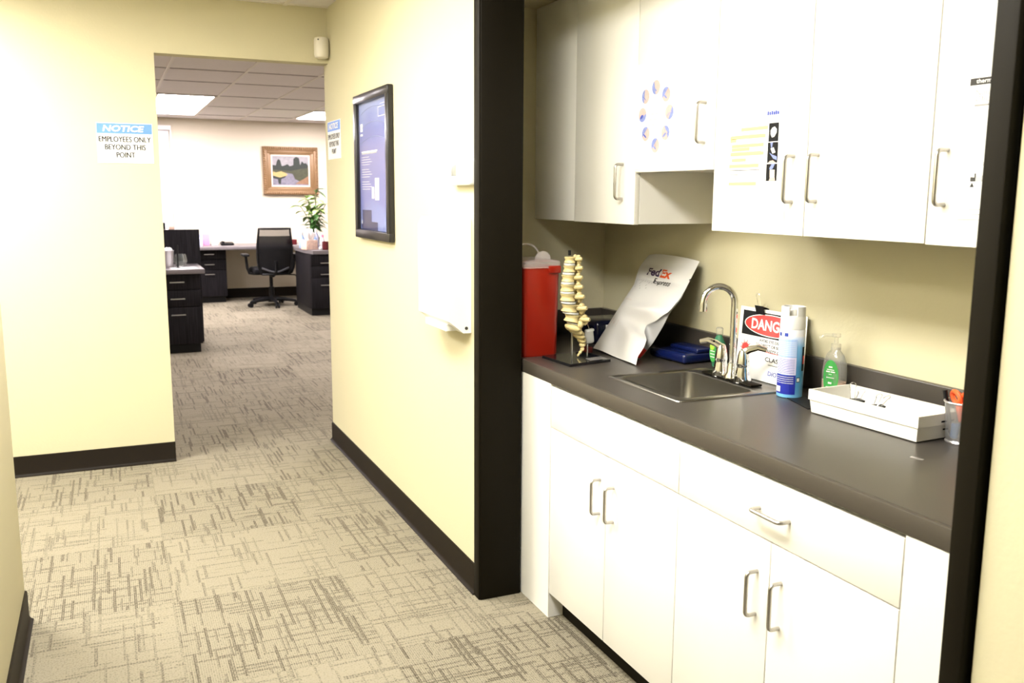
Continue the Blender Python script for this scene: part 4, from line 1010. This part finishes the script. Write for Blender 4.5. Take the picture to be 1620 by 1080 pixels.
# navy pouches behind
def pouch(name, label, c, h, rz, m, group):
    mb = MB(); mb.obox((0, 0, 0), h, None, min(h)*.8, 4)
    for v in mb.bm.verts: v.co.z *= 1+.18*math.sin(22*v.co.x)*math.cos(17*v.co.y)
    zmin = min(v.co.z for v in mb.bm.verts); R = Matrix.Rotation(rz, 3, 'Z')
    for v in mb.bm.verts: v.co = R @ v.co+Vector((c[0], c[1], c[2]-zmin))
    return single(name, mb, m, label, 'pouch', group)
c = at(1060, 565, 'z', ZC+.015)
pch = thing('vinyl_pouch', 'glossy navy blue vinyl pouch lying right of the courier bag', 'pouch', (1.83, 2.62, ZC))
mb = MB(); mb.obox((0, 0, 0), (.065, .098, .017), None, .013, 4)
for v in mb.bm.verts: v.co = Matrix.Rotation(.10, 3, 'Z') @ Vector((v.co.x, v.co.y, v.co.z*(1+.15*math.sin(40*v.co.y)))) + Vector((1.838, 2.655, ZC+.0195))
part('body', mb, 'navy', pch)
mb = MB(); mb.obox((1.868, 2.635, ZC+.043), (.035, .075, .008), Matrix.Rotation(.1, 3, 'Z'), .006, 3); part('flap', mb, 'navy', pch)
mb = MB(); mb.box(1.70, 1.88, 3.02, 3.20, ZC, ZC+.095, .02, 3)
nv_ = thing('zip_case', 'dark navy case behind the spine model and courier bag', 'case', (1.78, 3.1, ZC)); part('body', mb, 'navydark', nv_)
part('label', MB().box(1.742, 1.775, 3.016, 3.0205, ZC+.068, ZC+.080), 'paper', nv_, label='small white label')
rc = at(931, 556, 'y', 2.90)
single('red_carton', MB().box(rc.x-.010, rc.x+.012, 2.89, 2.93, ZC, rc.z+.018, .002), 'carton', 'small dark red carton behind the black stand of the spine model', 'carton')

# green soap behind the faucet
gx = 1.872; g0 = at(1136, 568, 'z', ZC); gy = at(1137, 560, 'x', gx).y
gs = thing('soap_bottle', 'small green hand soap bottle behind the faucet', 'bottle', (gx, gy, ZC), 'soap bottles by the sink')
zt = at(1137, 517, 'x', gx).z; hh = zt-ZC
part('body', MB().lathe([(.022, 0), (.027, .006), (.029, hh*.35), (.026, hh*.6), (.012, hh*.78), (.011, hh*.82)], (gx, gy, ZC), 20, None, .75, 1), 'greenliq', gs)
part('cap', MB().lathe([(.0125, hh*.82), (.0125, hh*.97), (.009, hh)], (gx, gy, ZC), 14), 'bottle', gs)
lb_ = MB(); c = Vector((gx-.0225, gy, ZC+hh*.36)); lb_.mi = 0
lb_.prism([(.019*math.cos(2*PI*i/20), .030*math.sin(2*PI*i/20)) for i in range(20)], c+Vector((-.002, 0, 0)), XA_R, YA_U, .002); lb_.mi = 1
lb_.prism([(.012*math.cos(2*PI*i/20)-.004, .012*math.sin(2*PI*i/20)+.022) for i in range(20)], c+Vector((-.003, 0, 0)), XA_R, YA_U, .001)
lb_.mi = 2
for k in range(3): lb_.rect(c, XA_R, YA_U, -.012, .012, .006-.010*k, .009-.010*k, .0036)
part('label', lb_, ['green', 'lime', 'paper'], gs, smooth='flat', label='green and lime label')

# danger sign
DB = at(1162, 591, 'z', ZC+.002); dxw = at(1228, 609, 'z', ZC+.002)
xa = (dxw-DB); xa.normalize()
TLd = at(1173, 483, 'x', XB-.022-.001)
ya = (TLd-DB); hgt = ya.length; ya.normalize()
wdt = .305; dg_ = thing('danger_sign', 'white DANGER laser warning sign leaning behind the spray can', 'sign', DB)
def dsq(u, v): return (u*wdt, v*hgt)
mb = MB(); mb.prism([dsq(0, 0), dsq(1, 0), dsq(1, 1), dsq(0, 1)], DB, xa, ya, .0025); part('board', mb, 'paper', dg_, smooth='flat')
mb = MB(); mb.rect(DB, xa, ya, *(.05*wdt, .95*wdt), .60*hgt, .95*hgt, .0005); part('black_panel', mb, 'inkblack', dg_, smooth='flat', label='black panel behind the oval')
mb = MB()
def oval(mi, rx, rz, l): mb.mi = mi; mb.face([DB+xa*(wdt*(.5+rx*math.cos(2*PI*i/40)))+ya*(hgt*(.775+rz*math.sin(2*PI*i/40)))+xa.cross(ya)*l for i in range(40)])
oval(0, .415, .158, .0010); oval(1, .40, .145, .0015); part('oval', mb, ['paper', 'signred'], dg_, smooth='flat', label='red oval with white rim')
mb = MB(); mb.text('DANGER', DB, xa, ya, .5*wdt, .775*hgt, .155*hgt, .60*wdt, .0021, 0, .03); part('heading', mb, 'paper', dg_, smooth='flat', label='white bold heading DANGER')
mb = MB(); mb.mi = 0
for k, s3 in enumerate(('AVOID EYE EXPOSURE', 'TO DIRECT OR SCATTERED', 'WEAR SAFETY GOGGLES')): mb.text(s3, DB, xa, ya, .56*wdt, (.555-.065*k)*hgt, .042*hgt, (.44, .54, .56)[k]*wdt, .0010, 0, .012)
mb.text('CLASS 4', DB, xa, ya, .60*wdt, .31*hgt, .06*hgt, .30*wdt, .0010, 0, .012); mb.rect(DB, xa, ya, .50*wdt, .72*wdt, .235*hgt, .242*hgt, .001)
mb.mi = 1; mb.text('DIOWAVE', DB, xa, ya, .68*wdt, .125*hgt, .062*hgt, .34*wdt, .0010, 0, .012)
part('lettering', mb, ['inkblack', 'inkblue'], dg_, smooth='flat')
mb = MB(); sc0 = (.13*wdt, .41*hgt); pts = []
for i in range(40):
    r = .030 if i % 2 == 0 else .014
    if i % 4 == 2: r = .022
    pts.append((sc0[0]+r*math.cos(2*PI*i/40), sc0[1]+r*math.sin(2*PI*i/40)))
mb.prism(pts, DB+xa.cross(ya)*.0010, xa, ya, .0006); mb.rect(DB, xa, ya, .13*wdt, .94*wdt, .40*hgt, .408*hgt, .0010)
part('sunburst', mb, 'signred', dg_, smooth='flat', label='red starburst with beam line')

def binder_clip(c, xa_, ya_, na, wd, label, group=None):
    """black folded clip with two wire loops; ya_ points out of the jaw"""
    c, xa_, ya_, na = Vector(c), Vector(xa_), Vector(ya_), Vector(na)
    t = thing('binder_clip', label, 'clip', c, group)
    mb = MB(); h = wd*.75; d = wd*.32
    prof = [(-.0015, -h*.8), (-d, 0), (d, 0), (.0015, -h*.8), (.0035, -h*.8), (d+.002, .0025), (-d-.002, .0025), (-.0035, -h*.8)]
    a = [mb.bm.verts.new(c+na*p[0]+ya_*p[1]-xa_*wd/2) for p in prof]; b = [mb.bm.verts.new(c+na*p[0]+ya_*p[1]+xa_*wd/2) for p in prof]
    for i in range(len(prof)):
        j = (i+1) % len(prof); mb.bm.faces.new([a[i], a[j], b[j], b[i]])
    mb.bm.faces.new([a[i] for i in (0, 1, 6, 7)]); mb.bm.faces.new([a[i] for i in (1, 2, 5, 6)]); mb.bm.faces.new([a[i] for i in (2, 3, 4, 5)])
    mb.bm.faces.new([b[i] for i in (7, 6, 1, 0)]); mb.bm.faces.new([b[i] for i in (6, 5, 2, 1)]); mb.bm.faces.new([b[i] for i in (5, 4, 3, 2)])
    part('jaw', mb, 'black', t, smooth='flat')
    for s4 in (-1, 1):
        o = c+na*s4*d*.8; L = wd*1.15; e = wd*.32; nn = (ya_+na*s4*.35).normalized()
        pts = [o-xa_*e*.5, o-xa_*e*.55+nn*L*.7]+arc(o+nn*L*.75, e*.75, PI*1.1, -PI*.1, 8, xa_, nn)+[o+xa_*e*.55+nn*L*.7, o+xa_*e*.5]
        part('wire_loop', MB().tube(pts, .0009, 6), 'chrome', t)
    return t
cpos = DB+xa*(.50*wdt)+ya*hgt
# the clip grips the sign's top edge
cc = at(1227, 491, 'x', cpos.x); k_ = (Vector((0, cc.y, cc.z))-Vector((0, DB.y, DB.z)))
uu = k_.dot(xa); cpos = DB+xa*max(.1, min(.25, uu))+ya*(hgt+.004)
binder_clip(cpos, xa, ya, xa.cross(ya), .040, 'black binder clip gripping the top of the DANGER sign', 'black binder clips')

# spray can
cx_, cyy = 1.792, 2.032
c_a = at(1228, 625, 'z', ZC); c_b = at(1270, 627, 'z', ZC); mid = at(1248, 630.5, 'z', ZC)
cr_ = .0360; dview = Vector((mid.x, mid.y, 0)).normalized(); cc0 = Vector((mid.x, mid.y, ZC))+dview*cr_
ztop = at(1257, 484, 'y', cc0.y).z; zcap = at(1255, 519, 'y', cc0.y).z
sp5 = thing('spray_can', 'blue disinfectant spray can with white cap standing before the sign', 'spray can', cc0)
hb_ = zcap-ZC
cn = MB(); cn.lathe([(.033, 0), (cr_, .003), (cr_, hb_-.004), (.034, hb_)], cc0, 32)
M['canblue'] = ramp_material('can_print_blue', 'z', 0, hb_, [(0, (.16, .42, .72)), (.18, (.07, .27, .55)), (.45, (.05, .22, .45)), (.72, (.14, .38, .70)), (.86, (.55, .66, .86)), (.9, (.75, .76, .82))], .3, .1)
bo2 = part('can', cn, 'canblue', sp5)
cp2 = MB(); hc = ztop-zcap
cp2.lathe([(.0352, 0), (.0356, hc*.1), (.0346, hc*.55), (.0335, hc*.6), (.004, hc*.6)], cc0+Vector((0, 0, hb_)), 32)
ang0 = math.atan2(-dview.y, -dview.x)
def ring_wall(mb, a0, a1, z0, z1, ro, ri, n=20):
    rows_ = []
    for i in range(n+1):
        a = a0+(a1-a0)*i/n; c, s6 = math.cos(a), math.sin(a)
        rows_.append([mb.bm.verts.new(cc0+Vector((r*c, r*s6, z))) for r, z in ((ro, z0), (ro*.985, z1), (ri, z1), (ri, z0))])
    for i in range(n):
        for j in range(4):
            mb.bm.faces.new([rows_[i][j], rows_[i][(j+1) % 4], rows_[i+1][(j+1) % 4], rows_[i+1][j]])
    mb.bm.faces.new(rows_[0]); mb.bm.faces.new(rows_[-1][::-1])
ring_wall(cp2, ang0+.36, ang0+2*PI-.36, hb_+hc*.58, hb_+hc, .0344, .027)
cpo = part('cap', cp2, 'cap', sp5, label='white plastic cap with notch')
part('nozzle', MB().lathe([(.010, hc*.6), (.010, hc*.85), (.006, hc*.88)], cc0+Vector((0, 0, hb_)), 16), 'whiteedge', cpo)
def can_patch(name, mats, items, lift=.0006):
    mb = MB()
    for (mi, a0, a1, z0, z1) in items:
        mb.mi = mi; n = 8; r = cr_+lift+.0002*mi
        vs = [[mb.bm.verts.new(cc0+Vector((r*math.cos(ang0+a0+(a1-a0)*i/n), r*math.sin(ang0+a0+(a1-a0)*i/n), z*hb_))) for i in range(n+1)] for z in (z0, z1)]
        for i in range(n):
            q = mb.bm.faces.new([vs[0][i], vs[0][i+1], vs[1][i+1], vs[1][i]]); q.material_index = mi
    return part(name, mb, mats, bo2, smooth='flat')
# angles: positive = to the viewer's left seen from above is reversed, so keep text panel on negative side
sgn = -1
it = [(0, sgn*-.42, sgn*1.45, .06, .34), (1, sgn*-.42, sgn*1.45, .345, .60), (2, sgn*-.42, sgn*1.45, .605, .86)]
can_patch('label', ['cannavy', 'canpanel', 'canpale'], it)
it = []
for k in range(9): it.append((0, sgn*-.3, sgn*1.2, .37+.024*k, .375+.024*k))
for k in range(8): it.append((1, sgn*-.3, sgn*1.2, .63+.026*k, .634+.026*k))
it += [(0, sgn*.3, sgn*.6, .90, .95), (0, sgn*.9, sgn*1.15, .90, .95), (1, sgn*.75, sgn*1.3, .09, .17)]
for k in range(4): it.append((1, sgn*-.25, sgn*1.2, .22+.03*k, .226+.03*k))
can_patch('fine_print', ['inkblue', 'paper'], it, .0014)
can_patch('emblem', ['inkblack', 'paper', 'signred'], [(0, sgn*-.80, sgn*-.5, .24, .31), (1, sgn*-.76, sgn*-.54, .25, .30), (0, sgn*-1.25, sgn*-.95, .40, .75), (2, sgn*-1.3, sgn*-1.05, .50, .62)], .0006)

# clear soap bottle with pink soap
sx_, syy = 1.885, 0; s0 = at(1319, 606, 'x', sx_); syy = s0.y
sb = thing('soap_bottle', 'clear pump soap bottle with green oval label and pink soap', 'bottle', (sx_, syy, ZC), 'soap bottles by the sink')
hs = at(1320, 552, 'x', sx_).z-ZC; htop = at(1322, 527, 'x', sx_).z-ZC; rs = .0400
part('body', MB().lathe([(rs*.92, 0), (rs, .006), (rs, hs*.55), (rs*.93, hs*.75), (rs*.70, hs*.90), (.014, hs), (.013, hs+.006)], (sx_, syy, ZC), 28, None, .7, 1), 'bottle', sb)
part('liquid', MB().lathe([(rs*.88, .003), (rs*.955, .008), (rs*.955, hs*.36), (rs*.3, hs*.365)], (sx_, syy, ZC), 28, None, .68, .98), 'pinkliq', sb, label='pink liquid soap')
pmp = MB(); pmp.lathe([(.0145, hs), (.0145, hs+.016), (.006, hs+.018), (.0055, htop-.012), (.012, htop-.010), (.012, htop)], (sx_, syy, ZC), 16); pmp.tube([(sx_, syy, ZC+htop-.005), (sx_-.022, syy+.02, ZC+htop-.006), (sx_-.034, syy+.032, ZC+htop-.014)], .0045, 8)
part('pump', pmp, 'bottle', sb)
lbm = MB(); cz = ZC+hs*.46
def lab(a, z):     # curved label surface
    ang = a/rs; return Vector((sx_-(rs*.7)*math.cos(ang)-.0012, syy-rs*1.0*math.sin(ang)-.0*a, cz+z))
n1 = 28; ctr = lbm.bm.verts.new(lab(.013, 0)); rg = [lbm.bm.verts.new(lab(.013+.027*math.cos(2*PI*i/n1), .050*math.sin(2*PI*i/n1))) for i in range(n1)]
for i in range(n1): lbm.bm.faces.new([ctr, rg[i], rg[(i+1) % n1]])
lbo = part('label', lbm, 'green', sb, smooth='flat', label='green oval label')
lt_ = MB()
def lmap(a, b):
    p = lab(a, b); p += Vector((-.75, -.66, 0))*.0022; return p
for k, (wl_, zz, h_) in enumerate(((.012, .030, .004), (.024, .022, .0022), (.030, .016, .0035), (.010, .009, .0015), (.026, -.001, .0018), (.012, -.016, .0055), (.026, -.028, .002), (.018, -.034, .002))):
    vs = [lt_.bm.verts.new(lmap(.013+s7*wl_/2, zz+t7*h_/2)) for s7, t7 in ((-1, -1), (1, -1), (1, 1), (-1, 1))]; lt_.bm.faces.new(vs)
part('label_print', lt_, 'paper', lbo, smooth='flat')

# white tray on its dark mat
FLp, FRp = at(1280, 651, 'z', ZC+.003), at(1450, 700, 'z', ZC+.003); BRp = at(1500, 687, 'z', ZC+.003)
ex_ = (FRp-FLp); Lt = ex_.length; ex_.normalize(); ey_ = Vector((ex_.y, -ex_.x, 0));
if ey_.x < 0: ey_ = -ey_
Wt = .148; ht = at(1275, 615, 'y', FLp.y).z-ZC; ht = .062
tr = thing('tray', 'shallow white rectangular tray on the worktop with clips inside', 'tray', FLp+ex_*Lt/2+ey_*Wt/2)
def tl(ins, z, rr_=.006):
    o = FLp; pts = []
    for a, b in ((ins, ins), (Lt-ins, ins), (Lt-ins, Wt-ins), (ins, Wt-ins)): pts.append(o+ex_*a+ey_*b+Vector((0, 0, z)))
    return pts
mb = MB(); loft(mb, [tl(.004, 0), tl(.0, ht*.55), tl(-.003, ht*.56), tl(-.003, ht), tl(.003, ht), tl(.006, .005)][0:6]); q = mb.bm.faces.new([mb.bm.verts.new(p) for p in tl(.004, 0)]); part('body', mb, 'white', tr, smooth='flat')
tt = MB(); eo = FRp+Vector((0, 0, 0))+ex_*.0035
for zz, a0, a1 in ((.043, .075, .120), (.024, .082, .105)): tt.rect(eo, ey_, YA_U, a0, a1, zz-.002, zz+.002, .0008)
part('end_marks', tt, 'inkblack', tr, smooth='flat', label='two tiny black printed lines')
mA, mB_ = at(1243, 629, 'z', ZC), at(1288, 653, 'z', ZC)
mt = MB(); mv = (mB_-mA); mw = mv.normalized(); mp2 = Vector((-mw.y, mw.x, 0)); mp2 = mp2 if mp2.x > 0 else -mp2
mt.prism([(0, 0), (.145, 0), (.145, .14), (0, .14)], (mA.x, mA.y, ZC+.0024), mw, mp2, .0024)
single('mat', mt, 'black', 'thin black mat under the left end of the white tray', 'mat', smooth='flat')
def tray_pt(a, b, z=.008): return FLp+ex_*a+ey_*b+Vector((0, 0, z))
binder_clip(tray_pt(.075, .085, .038), ex_*.3+ey_*.95, (ex_*.25-ey_*.1+Vector((0, 0, .9))).normalized(), (ex_*.95-ey_*.3), .042, 'black binder clip standing upright in the white tray', 'black binder clips')
binder_clip(tray_pt(.135, .100, .034), ey_*.9+ex_*.4, (Vector((0, 0, .7))+ey_*.6).normalized(), (ex_*.9-ey_*.4), .035, 'black binder clip lying at the back of the white tray', 'black binder clips')
single('coin_cell', MB().lathe([(.016, 0), (.017, .002), (.017, .007), (.015, .009), (.002, .009)], tray_pt(.125, .045, .0055), 18), 'grey', 'small grey round disc in the white tray', 'disc')

# pen cup
pc = at(1519, 704, 'z', ZC); dv2 = Vector((pc.x, pc.y, 0)).normalized(); pc0 = Vector((pc.x, pc.y, ZC))+dv2*.030+Vector((0, 0, 0))
hp = at(1502, 633, 'y', pc0.y).z-ZC; hp = .098
cup = thing('pen_cup', 'silver wire mesh pen cup at the right jamb', 'pen cup', pc0)
cm = MB(); prof = [(.033, .004), (.037, .05), (.041, hp)]
rings = [[cm.bm.verts.new(pc0+Vector((r*math.cos(2*PI*k/32), r*math.sin(2*PI*k/32), z))) for k in range(32)] for r, z in prof]
for i in range(2):
    for k in range(32): cm.bm.faces.new([rings[i][k], rings[i][(k+1) % 32], rings[i+1][(k+1) % 32], rings[i+1][k]])
part('mesh_wall', cm, 'wiremesh', cup)
part('rim', MB().tube([pc0+Vector((.041*math.cos(2*PI*k/32), .041*math.sin(2*PI*k/32), hp)) for k in range(33)], .0026, 8, False), 'foil', cup)
part('base', MB().lathe([(.034, 0), (.0355, .003), (.033, .007), (.002, .007)], pc0, 28), 'foil', cup)
scs = thing('scissors', 'scissors with orange handles standing in the pen cup', 'scissors', pc0+Vector((.003, -.004, .008)))
mb = MB(); mb.tube([pc0+Vector((.000, .004, .012)), pc0+Vector((-.002, .0, .075))], .004, 6); part('blade', mb, 'steel', scs)
for s8 in (-1, 1):
    mb = MB(); o = pc0+Vector((-.004, .006+s8*.012, .105)); d8 = Vector((0, s8*.35, 1)).normalized(); x8 = Vector((.25, 1, 0)).normalized()
    mb.tube([pc0+Vector((-.002, .0, .05)), o-d8*.015], .0065, 8); lp8 = arc(o, .014, 0, 2*PI, 16, x8, d8); mb.tube(lp8, .006, 8, False); part('handle', mb, 'orange', scs, label='orange handle loop')
def pen(name, a, b, r, m, label, capm=None):
    t = thing(name, label, 'pen', a, 'pens in the wire cup'); a, b = Vector(a), Vector(b)
    part('barrel', MB().tube([a, a+(b-a)*.1, a+(b-a)*.75], [r*.5, r, r], 10), m, t); part('end_cap', MB().tube([a+(b-a)*.75, b], r*1.12, 10), capm or m, t)
pen('pen', pc0+Vector((-.010, .018, .009)), pc0+Vector((-.018, .040, .120)), .005, 'black', 'black pen leaning left out of the wire cup')
pen('marker', pc0+Vector((.012, -.012, .009)), pc0+Vector((.022, -.024, .125)), .007, 'black', 'thick black marker behind the orange scissors')
pen('marker', pc0+Vector((-.018, .006, .009)), pc0+Vector((-.015, .004, .045)), .009, 'blue', 'short blue capped marker at the bottom of the wire cup')

# foil scrap on the worktop
fo = at(1451, 725, 'z', ZC); mb = MB(); mb.obox(fo+Vector((0, 0, .0006)), (.004, .015, .0005), Matrix.Rotation(.25, 3, 'Z'))
single('foil_scrap', mb, 'foil', 'tiny silver foil scrap on the worktop in front of the pen cup', 'scrap', smooth='flat')
